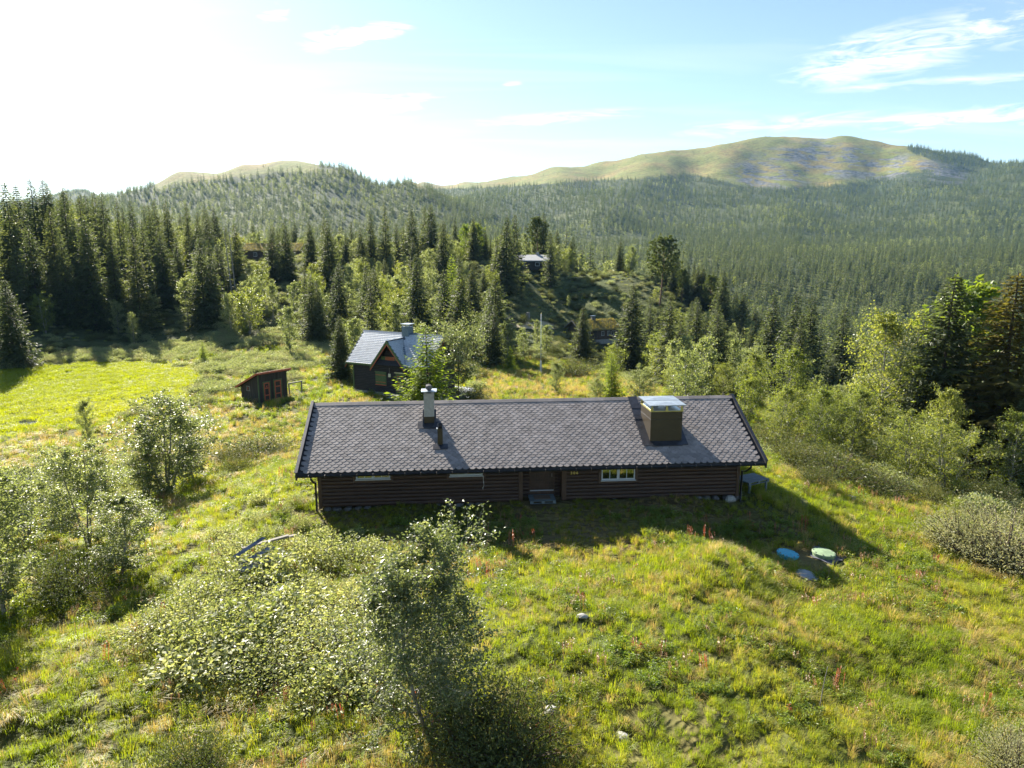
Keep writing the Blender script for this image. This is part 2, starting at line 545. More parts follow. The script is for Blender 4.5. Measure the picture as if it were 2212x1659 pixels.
M['shedboard'] = plain('dark_brown_shed_board', (0.050, 0.038, 0.030), 0.8, 0.4, 3, 0.4, stretch=(8, 8, 0.6), objvar=0.2)
M['greywood'] = plain('silvered_wood', (0.22, 0.20, 0.17), 0.85, 0.35, 3, 0.4, stretch=(6, 6, 0.8))
M['rust'] = plain('dark_sheet_metal', (0.22, 0.22, 0.25), 0.28, 0.5, 3, 0.25, metallic=0.8)
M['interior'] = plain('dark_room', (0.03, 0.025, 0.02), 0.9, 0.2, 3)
M['oldlog'] = plain('brown_weathered_log', (0.11, 0.075, 0.055), 0.8, 0.4, 3, 0.4, stretch=(0.5, 6, 6), objvar=0.15)
M['sodbase'] = plain('turf_soil', (0.22, 0.175, 0.065), 0.95, 0.5, 5, 1.0, bscale=10)
M['greyroof'] = plain('grey_roof_felt', (0.30, 0.30, 0.31), 0.7, 0.15, 4)
M['spbark'] = plain('spruce_bark', (0.075, 0.058, 0.045), 0.9, 0.4, 8, 0.6, stretch=(1, 1, 0.3))
M['pibark'] = plain('pine_bark', (0.15, 0.085, 0.05), 0.9, 0.4, 8, 0.6, stretch=(1, 1, 0.3))
M['bibark'] = plain('birch_bark', (0.26, 0.24, 0.21), 0.7, 0.7, 9, 0.4, stretch=(1, 1, 0.35))
M['twig'] = plain('brown_twig', (0.085, 0.06, 0.045), 0.85, 0.4, 8, 0.2)
M['water'] = plain('still_bog_water', (0.03, 0.035, 0.03), 0.06, 0.2, 2, spec=0.5)


def shingle_mat():
    m, t = material('charcoal_granule_shingle')
    co = t.n('ShaderNodeTexCoord')
    oi = t.n('ShaderNodeObjectInfo')
    at = t.n('ShaderNodeAttribute', attribute_name='var')
    g = t.noise(co.outputs['Object'], 160, 2, 0.7)
    b = t.noise(co.outputs['Object'], 2.2, 4, 0.6)
    c = t.ramp(g, [(0.30, (0.145, 0.124, 0.116)), (0.55, (0.265, 0.232, 0.218)), (0.75, (0.420, 0.375, 0.345))])
    r = t.math('ADD', oi.outputs['Random'], at.outputs['Fac'])
    v = t.math('ADD', t.math('MULTIPLY', t.math('FRACT', r), 0.34), t.math('ADD', t.math('MULTIPLY', b, 1.0), 0.33))
    hs = t.n('ShaderNodeHueSaturation', {'Value': v, 'Color': c})
    bp = t.n('ShaderNodeBump', {'Strength': 0.5, 'Distance': 0.004, 'Height': g})
    p = t.n('ShaderNodeBsdfPrincipled', {'Base Color': hs.outputs[0], 'Roughness': 0.80, 'Specular IOR Level': 0.25, 'Normal': bp})
    t.n('ShaderNodeOutputMaterial', {'Surface': p})
    return m


M['shingle'] = shingle_mat()


def glass_mat():
    m, t = material('window_glass')
    fr = t.n('ShaderNodeFresnel', {'IOR': 1.7})
    gl = t.n('ShaderNodeBsdfGlossy', {'Color': (0.9, 0.9, 0.9), 'Roughness': 0.02})
    tr = t.n('ShaderNodeBsdfTransparent', {'Color': (0.75, 0.78, 0.78)})
    f = t.math('ADD', t.math('MULTIPLY', fr, 0.8), 0.18, clamp=True)
    mx = t.n('ShaderNodeMixShader', {0: f, 1: tr, 2: gl})
    t.n('ShaderNodeOutputMaterial', {'Surface': mx})
    return m


M['glass'] = glass_mat()
M['birchleaf'] = foliage('birch_leaf', (0.075, 0.105, 0.024), (0.135, 0.170, 0.042), (0.235, 0.245, 0.085), 0.52, tcol=(2.0, 1.9, 0.75), rough=0.42, spec=0.45)
M['greyleaf'] = foliage('silvery_birch_leaf', (0.090, 0.115, 0.050), (0.160, 0.192, 0.088), (0.280, 0.298, 0.165), 0.50, tcol=(1.9, 1.85, 0.90), rough=0.42, spec=0.5)
M['heroleaf'] = foliage('dull_birch_leaf', (0.070, 0.095, 0.044), (0.125, 0.155, 0.075), (0.260, 0.270, 0.160), 0.46, tcol=(1.75, 1.7, 0.85), rough=0.40, spec=0.55)
M['limeleaf'] = foliage('fresh_green_leaf', (0.085, 0.135, 0.016), (0.12, 0.175, 0.026), (0.17, 0.215, 0.045), 0.50)
M['shrubleaf'] = foliage('pale_shrub_leaf', (0.150, 0.190, 0.062), (0.280, 0.305, 0.140), (0.500, 0.490, 0.310), 0.46, tcol=(1.5, 1.46, 0.72), rough=0.45, spec=0.45)
M['willowleaf'] = foliage('felted_willow_leaf', (0.18, 0.20, 0.10), (0.26, 0.27, 0.15), (0.38, 0.36, 0.23), 0.38, tcol=(1.4, 1.35, 0.8), rough=0.6, spec=0.3)
M['scrubleaf'] = foliage('grey_green_scrub_leaf', (0.14, 0.175, 0.085), (0.22, 0.255, 0.135), (0.35, 0.37, 0.23), 0.44, tcol=(1.6, 1.55, 0.75), rough=0.5)
M['needle'] = foliage('spruce_needle', (0.044, 0.060, 0.029), (0.072, 0.092, 0.042), (0.130, 0.138, 0.060), 0.50, tcol=(1.9, 1.85, 0.95), rough=0.55, spec=0.25)
M['needlegold'] = foliage('golden_spruce_needle', (0.070, 0.068, 0.020), (0.110, 0.102, 0.030), (0.175, 0.150, 0.045), 0.46, tcol=(1.9, 1.75, 0.7), rough=0.55, spec=0.25)
M['needleyoung'] = foliage('young_spruce_needle', (0.10, 0.145, 0.022), (0.155, 0.205, 0.034), (0.22, 0.26, 0.05), 0.55, tcol=(2.0, 1.95, 0.7), rough=0.6, spec=0.15)
M['needlepine'] = foliage('pine_needle', (0.048, 0.072, 0.024), (0.080, 0.110, 0.034), (0.125, 0.15, 0.05), 0.36, rough=0.5, spec=0.3)
M['juniper'] = foliage('juniper_needle', (0.046, 0.068, 0.026), (0.082, 0.106, 0.036), (0.16, 0.165, 0.055), 0.32, rough=0.5, spec=0.3)
M['grass'] = foliage('meadow_grass', (0.100, 0.160, 0.012), (0.195, 0.238, 0.022), (0.400, 0.325, 0.098), 0.52, tcol=(1.75, 1.75, 0.42), rough=0.5, spec=0.3, patch=0.22)
M['grassdry'] = foliage('dry_grass', (0.28, 0.235, 0.07), (0.40, 0.31, 0.115), (0.52, 0.41, 0.19), 0.45, tcol=(1.4, 1.3, 0.75), rough=0.55, patch=0.3)
M['boggrass'] = foliage('bog_sedge', (0.16, 0.215, 0.012), (0.235, 0.275, 0.016), (0.32, 0.325, 0.03), 0.52, tcol=(1.75, 1.65, 0.4), rough=0.5, patch=0.05)
M['herb'] = foliage('meadow_herb_leaf', (0.080, 0.140, 0.018), (0.130, 0.190, 0.032), (0.23, 0.25, 0.08), 0.46, rough=0.45, spec=0.4, patch=0.5)
M['redleaf'] = foliage('reddened_leaf', (0.24, 0.045, 0.025), (0.36, 0.10, 0.06), (0.42, 0.23, 0.15), 0.4, tcol=(1.5, 1.0, 0.8))
M['stalk'] = foliage('dry_flower_stalk', (0.22, 0.12, 0.06), (0.33, 0.20, 0.10), (0.42, 0.28, 0.17), 0.3, tcol=(1.4, 1.2, 0.9))
M['sod'] = foliage('roof_turf_grass', (0.13, 0.14, 0.026), (0.23, 0.20, 0.055), (0.35, 0.26, 0.10), 0.42, tcol=(1.5, 1.4, 0.6))


def ground_mat():
    m, t = material('meadow_and_hill_ground')
    at = t.n('ShaderNodeAttribute', attribute_name='base')
    co = t.n('ShaderNodeTexCoord')
    pos = co.outputs['Object']
    a = t.noise(pos, 0.02, 6, 0.65)
    b = t.noise(pos, 0.45, 5, 0.65)
    c = t.noise(pos, 7.0, 4, 0.65)
    v = t.math('ADD', t.math('MULTIPLY', a, 0.9), t.math('ADD', t.math('MULTIPLY', b, 0.8), t.math('MULTIPLY', c, 0.6)))
    d = t.noise(pos, 0.10, 6, 0.7, 0.6)
    v = t.math('ADD', v, t.math('MULTIPLY', t.math('SUBTRACT', d, 0.5), 2.2))
    v = t.math('MAXIMUM', t.math('SUBTRACT', v, 0.15), 0.25)
    hu = t.math('ADD', 0.5, t.math('MULTIPLY', t.math('SUBTRACT', t.noise(pos, 0.035, 5, 0.65), 0.5), 0.12))
    hs = t.n('ShaderNodeHueSaturation', {'Hue': hu, 'Value': v, 'Color': at.outputs['Color']})
    rkm = t.n('ShaderNodeAttribute', attribute_name='rock')
    ms = t.n('ShaderNodeMapping', {'Vector': pos, 'Scale': (0.010, 0.006, 0.030)})
    rn = t.noise(ms.outputs[0], 1.6, 7, 0.68, 0.8)
    rf = t.math('MULTIPLY', t.math('MULTIPLY', t.math('SUBTRACT', rn, 0.490), 16.0, clamp=True), rkm.outputs['Fac'], clamp=True)
    rc = t.ramp(t.noise(pos, 0.09, 4, 0.7), [(0.35, (0.045, 0.050, 0.055)), (0.65, (0.20, 0.20, 0.21))])
    allc = t.mix(rf, hs.outputs[0], rc)
    bp0 = t.n('ShaderNodeBump', {'Strength': 0.6, 'Distance': 5.0, 'Height': d})
    bp = t.n('ShaderNodeBump', {'Strength': 0.7, 'Distance': 0.05, 'Height': c, 'Normal': bp0})
    p = t.n('ShaderNodeBsdfPrincipled', {'Base Color': allc, 'Roughness': 0.95, 'Specular IOR Level': 0.15, 'Normal': bp})
    t.n('ShaderNodeOutputMaterial', {'Surface': p})
    return m


M['ground'] = ground_mat()


def inside(poly, x, y):
    poly = np.asarray(poly, float)
    c = np.zeros(np.shape(x), bool)
    j = len(poly) - 1
    for i in range(len(poly)):
        xi, yi = poly[i]; xj, yj = poly[j]
        c ^= ((yi > y) != (yj > y)) & (x < (xj - xi) * (y - yi) / (yj - yi + 1e-12) + xi)
        j = i
    return c


BOG = [(-500, 815), (60, 797), (200, 783), (330, 783), (420, 800), (436, 826), (400, 858), (210, 915), (120, 932), (0, 945), (-500, 1010)]
BARE_R = [(880, 380), (900, 408), (1000, 407), (1100, 403), (1250, 392), (1400, 384), (1480, 374), (1560, 391), (1620, 402), (1700, 405), (1780, 402),
          (1860, 392), (1940, 374), (2040, 362), (2010, 345), (1960, 326), (1960, 200), (880, 200)]
BARE_L = [(335, 415), (380, 399), (440, 391), (520, 382), (600, 373), (690, 372), (690, 300), (330, 300)]
ROCK = [(1590, 352), (1680, 318), (1770, 298), (1880, 322), (2010, 345), (2105, 372), (2080, 400), (1900, 385), (1780, 385), (1690, 410), (1570, 402)]
FIELD = [(1905, 722), (1985, 724), (2040, 735), (2010, 752), (1950, 755), (1895, 745)]
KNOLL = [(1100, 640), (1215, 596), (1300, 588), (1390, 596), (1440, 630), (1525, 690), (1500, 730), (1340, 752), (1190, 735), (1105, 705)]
MEADOW = [(-400, 800), (0, 792), (90, 768), (300, 745), (430, 712), (600, 706), (700, 745), (770, 840), (1045, 868), (1040, 800), (1090, 800),
          (1180, 800), (1250, 812), (1330, 822), (1430, 835), (1430, 1000), (600, 1020), (-400, 1020)]


def rock_mask(x, y, z):
    px, py = to_px(x, y, z)
    k = 0
    for dx, dy in ((0, 0), (25, 0), (-25, 0), (0, 8), (0, -8)):
        k = k + inside(ROCK, px + dx, py + dy)
    return np.where((y > 1400), k / 5.0, 0.0)


def base_colour(x, y, z):
    r = np.hypot(x, y)
    px, py = to_px(x, y, z)
    front = y > 5
    n1 = fbm(x / 3.2, y / 3.2, 50, 4)[:, None]
    n2 = fbm(x / 11.0, y / 11.0, 60, 4)[:, None]
    n3 = fbm(x / 60.0, y / 60.0, 70, 5)[:, None]
    green, straw, soil = np.array([.060, .080, .018]), np.array([.170, .135, .050]), np.array([.110, .082, .044])
    c = green + (straw - green) * np.clip(0.42 + 1.1 * n1 + 0.9 * n2, 0, 1)
    c = c + (soil - c) * np.clip((n1 - 0.22) * 3, 0, 0.7)
    forest = np.array([.038, .052, .022]) + (np.array([.085, .095, .032]) - np.array([.038, .052, .022])) * np.clip(0.25 + n3 * 1.4, 0, 1)
    wf = smooth(95, 135, r)[:, None]
    c = c + (forest - c) * wf
    def put(mask, col_, k=1.0):
        nonlocal c
        mk = (mask.astype(float) * k)[:, None]
        c = c + (np.asarray(col_) - c) * mk
    put(front & (r < 150) & inside(BOG, px, py), (.17, .20, .018))
    put(front & (r > 150) & (r < 230) & inside(KNOLL, px, py), (.070, .085, .026))  # dark moss green, darkened further: the knoll slope's shade is put into the colour
    put(front & (r > 280) & (r < 420) & inside(FIELD, px, py), (.30, .25, .075))
    heath = np.array([.150, .160, .036]) + (np.array([.215, .165, .052]) - np.array([.150, .160, .036])) * np.clip(.35 + n3 * 1.6, 0, 1)
    bare = front & (r > 900) & (inside(BARE_R, px, py) | inside(BARE_L, px, py))
    c = np.where(bare[:, None], heath, c)
    rk = front & (r > 1500) & inside(ROCK, px, py)
    return np.clip(c, 0.01, 1)


def build_ground():
    af = np.radians(np.arange(-46, 46.01, 0.24))
    ab = np.radians(np.arange(50, 312, 6.0))
    az = np.concatenate([af, ab])
    rr = np.concatenate([np.linspace(1.5, 7.5, 8), np.geomspace(8, 150, 270), np.geomspace(152, 3600, 240), [4500, 6500, 9500]])
    A, R = np.meshgrid(az, rr)
    x = (R * np.sin(A)).ravel(); y = (R * np.cos(A)).ravel()
    z = ground(x, y)
    z = np.where(np.hypot(x, y) > 4000, np.minimum(z, 60), z)
    V = np.stack([x, y, z], 1)
    na, nr = len(az), len(rr)
    i = np.arange(nr - 1)[:, None] * na + np.arange(na)[None]
    j = np.arange(nr - 1)[:, None] * na + (np.arange(na)[None] + 1) % na
    q = np.stack([i, j, j + na, i + na], -1).reshape(-1, 4)[:, ::-1]
    V = np.concatenate([V, [[0, 0, gz(0, 0)]]])
    k = np.arange(na)
    fan = np.stack([np.full(na, len(V) - 1), (k + 1) % na, k], -1)
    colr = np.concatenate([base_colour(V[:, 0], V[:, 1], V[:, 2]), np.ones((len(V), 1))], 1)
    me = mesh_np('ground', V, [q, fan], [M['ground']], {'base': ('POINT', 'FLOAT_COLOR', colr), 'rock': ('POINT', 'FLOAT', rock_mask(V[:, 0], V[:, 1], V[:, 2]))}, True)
    return tag(obj('ground', me), kind='structure')


build_ground()


def patch(name, mat, poly_px, lift, kind='structure', step=0.5, edge=0.3, label=None, cat=None):
    """a sheet lying on the ground with an uneven edge (gravel, water, track)"""
    P = np.array([on_ground(*p)[:2] for p in poly_px])
    # resample the outline, roughen it, fan-fill with inner rings
    out = []
    for a, b in zip(P, np.roll(P, -1, 0)):
        n = max(2, int(np.linalg.norm(b - a) / step))
        out += [a + (b - a) * i / n for i in range(n)]
    out = np.array(out)
    cen = out.mean(0)
    out = out + (out - cen) / np.linalg.norm(out - cen, axis=1, keepdims=True) * (RNG.random((len(out), 1)) - 0.5) * 2 * edge
    rings = [cen + (out - cen) * k for k in (1.0, 0.85, 0.7, 0.5, 0.3, 0.12)]
    V = np.concatenate(rings + [cen[None]])
    z = ground(V[:, 0], V[:, 1]) + lift
    V = np.concatenate([V, z[:, None]], 1)
    n = len(out)
    F_ = []
    for k in range(len(rings) - 1):
        for i in range(n):
            i2 = (i + 1) % n
            F_.append((k * n + i, k * n + i2, (k + 1) * n + i2, (k + 1) * n + i))
    last = (len(rings) - 1) * n
    T_ = [(last + i, last + (i + 1) % n, len(V) - 1) for i in range(n)]
    me = mesh_np(name, V, [np.array(F_), np.array(T_)], [mat], None, True)
    o = obj(name, me)
    return tag(o, label, cat, None, kind)

# ================================================================== the long dark cabin
CAB = empty('log_cabin', (-8.348, 26.286, 0.0), 0.08622,
            'long low black-brown log cabin with charcoal shingle roof and number 306', 'cabin')
RL, RUN, EZ, RISE = 18.8, 3.846, 1.80, 1.918
SL = RISE / RUN
SLEN = math.hypot(RUN, RISE)
WF, WB, WA0, WA1 = 0.80, 6.90, 0.66, 18.06      # wall faces


def roof_z(b):
    return EZ + SL * (b if b <= RUN else 2 * RUN - b)


def log_profile(z0, z1, face, depth=0.13):
    """cross-section (b, z) of one log: rounded outer face looking to -b"""
    h = z1 - z0
    pts = [(face + depth, z0)]
    for k in range(7):
        th = -pi / 2 + pi * k / 6
        pts.append((face + 0.045 - 0.045 * cos(th), z0 + h / 2 + sin(th) * h / 2 * 0.97))
    pts.append((face + depth, z1))
    return pts


def log_row(a0, a1, z0, z1, parent, face, mat, flip=False):
    mb = MB()
    pr = [(a0, b, z) for b, z in log_profile(z0, z1, face)]
    mb.prism(pr, (a1 - a0, 0, 0))
    return mb.build('log', mat, parent)


PITCHL = 0.155
OPEN = [(2.05, 3.65, 1.16, 1.95), (5.80, 7.37, 1.20, 1.95), (12.03, 13.71, 0.84, 1.95)]   # window bays incl. side boards
fw = MB().box((WA0, WF + 0.135, 0.10), (8.889, WF + 0.20, 2.02)).build('wall_panel', M['board'], CAB)
MB().box((10.505, WF + 0.135, 0.10), (WA1, WF + 0.20, 2.02)).build('wall_panel', M['board'], CAB)
for (s0, s1) in ((WA0 + 0.14, 8.716), (10.698, WA1 - 0.14)):
    k = 0
    z = 0.10
    while z < 1.92:
        cuts = [s0]
        for (o0, o1, zb, zt) in OPEN:
            if s0 < o0 < s1 and z + PITCHL > zb + 0.02:
                cuts += [o0, o1]
        cuts.append(s1)
        for i in range(0, len(cuts), 2):
            log_row(cuts[i], cuts[i + 1], z, z + PITCHL, CAB, WF, M['log'])
        z += PITCHL
for (a0, a1) in ((WA0, WA0 + 0.135), (8.720, 8.889), (10.505, 10.694), (WA1 - 0.135, WA1)):
    MB().box((a0, WF - 0.02, 0.05), (a1, WF + 0.132, 2.02)).build('corner_board', M['board'], CAB, bevel=0.006)
# side walls and back
for side, a in ((0, WA0), (1, WA1)):
    z = 0.10
    while z < 3.4:
        lim0, lim1 = WF + 0.21, WB
        if z > 1.9:
            cut = (z + PITCHL - EZ + 0.16) / SL
            lim0, lim1 = max(lim0, cut), min(lim1, 2 * RUN - cut)
        if lim1 - lim0 > 0.3:
            mb = MB()
            prof = []
            sg = -1 if side == 0 else 1
            h = PITCHL
            prof.append((a - sg * 0.12, lim0, z))
            for k in range(7):
                th = -pi / 2 + pi * k / 6
                prof.append((a + sg * (-0.045 + 0.045 * cos(th)), lim0, z + h / 2 + sin(th) * h / 2 * 0.97))
            prof.append((a - sg * 0.12, lim0, z + h))
            mb.prism(prof, (0, lim1 - lim0, 0)).build('log', M['log'], CAB)
        z += PITCHL
MB().box((WA0 + 0.13, WB - 0.14, 0.10), (WA1 - 0.13, WB - 0.02, 2.02)).build('back_wall', M['log'], CAB)
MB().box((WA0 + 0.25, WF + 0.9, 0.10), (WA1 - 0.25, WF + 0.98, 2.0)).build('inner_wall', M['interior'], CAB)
# foundation of field stones
rs = random.Random(3)


def stone_mesh(name, seed, mat, sub=2):
    r_ = np.random.default_rng(seed)
    import bmesh
    bm = bmesh.new()
    bmesh.ops.create_icosphere(bm, subdivisions=sub, radius=1.0)
    V = np.array([v.co[:] for v in bm.verts])
    d = r_.normal(size=(9, 3)); d /= np.linalg.norm(d, axis=1, keepdims=True)
    off = r_.uniform(0.62, 0.95, 9)
    for n_, o_ in zip(d, off):
        k = V @ n_
        V = V - np.where(k > o_, k - o_, 0)[:, None] * n_
    V *= 1 + 0.05 * r_.normal(size=(len(V), 1))
    for v, c in zip(bm.verts, V):
        v.co = c
    me = bpy.data.meshes.new(name)
    bm.to_mesh(me); bm.free()
    me.materials.append(mat)
    return me


STONES = [stone_mesh('stone', 40 + i, M['stone']) for i in range(4)] + [stone_mesh('stone', 50 + i, M['stonelight']) for i in range(2)]
x = WA0 + 0.1
while x < WA1:
    wd_ = rs.uniform(0.28, 0.55)
    o = obj('foundation_stone', STONES[rs.randrange(4)], CAB, (x + wd_ / 2, WF + 0.17, -0.05 + rs.uniform(-.03, .02)), (0, 0, rs.uniform(0, 6)),
            (wd_ * 0.56, 0.19, 0.13))
    x += wd_
obj('foundation_stone', STONES[4], CAB, (17.75, WF + 0.02, -0.10), (0.2, 0.1, 0.4), (0.26, 0.22, 0.20))

# windows of the front
for (a0, a1, zb, zt) in ((2.17, 3.53, 1.235, 1.93), (5.92, 7.25, 1.275, 1.93), (12.16, 13.58, 0.915, 1.93)):
    win = MB().box((a0 - 0.12, WF - 0.012, zb - 0.115), (a0 - 0.002, WF + 0.13, 1.99)).box((a1 + 0.002, WF - 0.012, zb - 0.115), (a1 + 0.12, WF + 0.13, 1.99)) \
        .box((a0 - 0.002, WF - 0.012, zb - 0.115), (a1 + 0.002, WF + 0.13, zb - 0.035)).build('window', M['board'], CAB)
    MB().box((a0 - 0.03, WF - 0.045, zb - 0.035), (a1 + 0.03, WF + 0.10, zb - 0.004)).build('sill', M['winframe'], win, bevel=0.004)
    f = MB()
    t_ = 0.055
    mid = (a0 + a1) / 2
    for (l, r_) in ((a0, mid), (mid, a1)):
        f.box((l + .002, WF + 0.02, zb), (l + t_, WF + 0.07, zt)).box((r_ - t_, WF + 0.02, zb), (r_ - .002, WF + 0.07, zt))
        f.box((l + t_, WF + 0.02, zb), (r_ - t_, WF + 0.07, zb + t_)).box((l + t_, WF + 0.02, zt - t_), (r_ - t_, WF + 0.07, zt))
        f.box(((l + r_) / 2 - 0.014, WF + 0.03, zb + t_), ((l + r_) / 2 + 0.014, WF + 0.06, zt - t_))
    f.build('window_frame', M['winframe'], win)
    for (l, r_) in ((a0, mid), (mid, a1)):
        for q0, q1 in ((l + t_, (l + r_) / 2 - 0.014), ((l + r_) / 2 + 0.014, r_ - t_)):
            MB().box((q0, WF + 0.043, zb + t_), (q1, WF + 0.047, zt - t_)).build('pane', M['glass'], win)
# entrance recess: log ends at the sides, plank door
for (a0, a1) in ((8.889, 9.20), (10.27, 10.505)):
    z = 0.10
    while z < 1.9:
        MB().prism([(a0, b + 0.40, zz) for b, zz in log_profile(z, z + PITCHL, WF)], (a1 - a0, 0, 0)).build('log', M['log'], CAB)
        z += PITCHL
MB().box((8.80, WF + 0.20, 0.10), (8.889, WF + 0.52, 2.0)).build('recess_wall', M['board'], CAB)
MB().box((10.505, WF + 0.20, 0.10), (10.60, WF + 0.52, 2.0)).build('recess_wall', M['board'], CAB)
door = MB().box((9.20, WF + 0.43, 0.10), (10.27, WF + 0.50, 1.98)).build('door', M['board'], CAB)
for i in range(5):
    a0 = 9.26 + i * 0.19
    MB().box((a0 + .003, WF + 0.405, 0.44), (a0 + 0.187, WF + 0.432, 1.95)).build('plank', M['log'], door)
MB().box((9.24, WF + 0.395, 0.16), (10.23, WF + 0.432, 0.40)).build('kick_board', M['board'], door)
MB().box((9.24, WF + 0.375, 0.405), (10.23, WF + 0.432, 0.430)).build('weather_strip', M['winframe'], door)
MB().box((10.13, WF + 0.36, 1.0), (10.16, WF + 0.405, 1.14)).build('handle', M['hook'], door)
MB().box((8.889, WF + 0.02, -0.02), (10.505, WF + 0.52, 0.095)).build('threshold', M['concrete'], CAB)

# roof
MB().prism([(0.06, 0.02, EZ - 0.16), (0.06, 0.02, EZ - 0.02), (0.06, RUN, EZ + RISE - 0.02), (0.06, 2 * RUN - 0.02, EZ - 0.02),
            (0.06, 2 * RUN - 0.02, EZ - 0.16), (0.06, RUN, EZ + RISE - 0.16)], (RL - 0.12, 0, 0)).build('roof', M['roofdeck'], CAB)
for a in (0.0, RL - 0.06):
    for b0, b1 in ((-0.09, RUN), (2 * RUN + 0.09, RUN)):
        z0 = EZ - 0.09 * SL
        za, zb_ = z0 - 0.21, EZ + RISE - 0.21
        MB().prism([(a, b0, za), (a, b0, z0 + 0.09), (a, b1, EZ + RISE + 0.09), (a, b1, zb_)], (0.06, 0, 0)).build('bargeboard', M['trimblack'], CAB)
        MB().prism([(a - 0.03, b0 - (0.02 if b0 < 1 else -0.02), z0 + 0.093), (a - 0.03, b0 - (0.02 if b0 < 1 else -0.02), z0 + 0.12), (a - 0.03, b1, EZ + RISE + 0.12), (a - 0.03, b1, EZ + RISE + 0.093)],
                   (0.12, 0, 0)).build('bargeboard_cap', M['flash'], CAB)
MB().box((0.06, -0.012, EZ - 0.175), (RL - 0.06, 0.016, EZ - 0.025)).build('fascia', M['trimblack'], CAB)
# shingles
SW, SEX = 0.268, 0.148
rows = int(SLEN / SEX)
cols = int((RL - 0.12) / SW)
nrm = np.array([0, -SL, 1.0]); nrm /= np.linalg.norm(nrm)
upv = np.array([0, 1.0, SL]); upv /= np.linalg.norm(upv)


def shingle_verts(w_, ex):
    out = [(-w_ / 2, ex * 1.6), (-w_ / 2, ex * 0.85)]
    for k in range(1, 8):
        th = pi + pi * k / 8
        out.append((cos(th) * w_ / 2 * 0.99, ex * 0.85 + sin(th) * ex * 0.85))
    out += [(w_ / 2, ex * 0.85), (w_ / 2, ex * 1.6)]
    return out


def shingle_local(w_, ex, lift=0.015, thick=0.008):
    o2 = shingle_verts(w_ * 0.985, ex)
    top = [np.array((u_, 0, 0)) + upv * v_ + nrm * (lift * (1 - v_ / (ex * 1.9)) + 0.004) for u_, v_ in o2]
    n = len(o2)
    bot = [p - nrm * thick for p in top]
    faces = [tuple(range(n))] + [(i, n + i, n + (i + 1) % n, (i + 1) % n) for i in range(1, n - 2)]
    return np.array(top + bot), faces


sv, sf = shingle_local(SW, SEX)
sme = bpy.data.meshes.new('shingle'); sme.from_pydata([tuple(p) for p in sv], [], sf); sme.update(); sme.materials.append(M['shingle'])
stv, stf, stvar = [], [], []
done = 0
for r_ in range(rows + 1):
    for c_ in range(cols + 1):
        a = 0.06 + (c_ + (0.5 if r_ % 2 else 0.0) + 0.25) * SW
        if a > RL - 0.06 - SW / 2 or a < 0.06 + SW / 2 - 0.02:
            continue
        s_ = r_ * SEX - 0.015 + rs.uniform(-.004, .004)
        if s_ + SEX * 1.2 > SLEN + 0.05:
            continue
        org = np.array((a + rs.uniform(-.003, .003), 0, EZ)) + upv * s_
        if done < 300 and r_ < 5:
            o = obj('shingle', sme, CAB, org, (rs.uniform(-.006, .006), rs.uniform(-.006, .006), rs.uniform(-.012, .012)))
            done += 1
        else:
            n0 = len(stv)
            jit = 1 + rs.uniform(-.02, .02)
            stv += [tuple(p * jit + org + nrm * rs.uniform(0, .003)) for p in sv]
            stf += [tuple(i + n0 for i in f) for f in sf]
            stvar += [rs.random()] * len(sv)
sh = bpy.data.meshes.new('shingles'); sh.from_pydata(stv, [], stf); sh.update()
at_ = sh.attributes.new('var', 'FLOAT', 'POINT'); at_.data.foreach_set('value', stvar)
sh.materials.append(M['shingle'])
tag(obj('shingles', sh, CAB), kind='stuff')
# ridge caps
x = 0.06
i = 0
while x < RL - 0.1:
    x1 = min(x + 0.98, RL - 0.06)
    zr = EZ + RISE
    up_ = 0.030 + 0.004 * (i % 2)
    wv = 0.17
    MB().prism([(x, RUN - wv, zr - wv * SL + up_), (x, RUN, zr + up_), (x, RUN + wv, zr - wv * SL + up_), (x, RUN + wv, zr - wv * SL + up_ - .014), (x, RUN, zr + up_ - .014), (x, RUN - wv, zr - wv * SL + up_ - .014)],
               (x1 - x - 0.004, 0, 0)).build('ridge_cap', M['shingle'], CAB)
    x = x1; i += 1
# gutter, hooks, downpipes
gut = MB()
gp = []
for k in range(7):
    th = pi + pi * k / 6
    gp.append((-0.085 + cos(th) * 0.065, EZ - 0.075 + sin(th) * 0.065))
outer = [(0.08, b, z) for b, z in gp]
inner = [(0.08, -0.085 + (b + 0.085) * 0.93, z + 0.004) for b, z in gp][::-1]
gut.prism(outer + inner, (RL - 0.16, 0, 0))
G_ = gut.build('gutter', M['gutter'], CAB)
x = 0.5
while x < RL - 0.3:
    MB().box((x, -0.155, EZ - 0.15), (x + 0.012, -0.150, EZ - 0.05)).box((x, -0.155, EZ - 0.05), (x + 0.012, 0.02, EZ - 0.045)).build('gutter_hook', M['hook'], G_)
    x += 0.613
for a, zb in ((0.585, -0.35), (18.12, -0.35)):
    MB().tube([(a, -0.09, EZ - 0.13), (a, -0.09, EZ - 0.22), (a, 0.35, EZ - 0.50), (a, WF - 0.07, EZ - 0.62), (a, WF - 0.07, -0.12), (a, WF - 0.12, -0.20)], 0.042, 10).build('downpipe', M['gutter'], CAB, True)
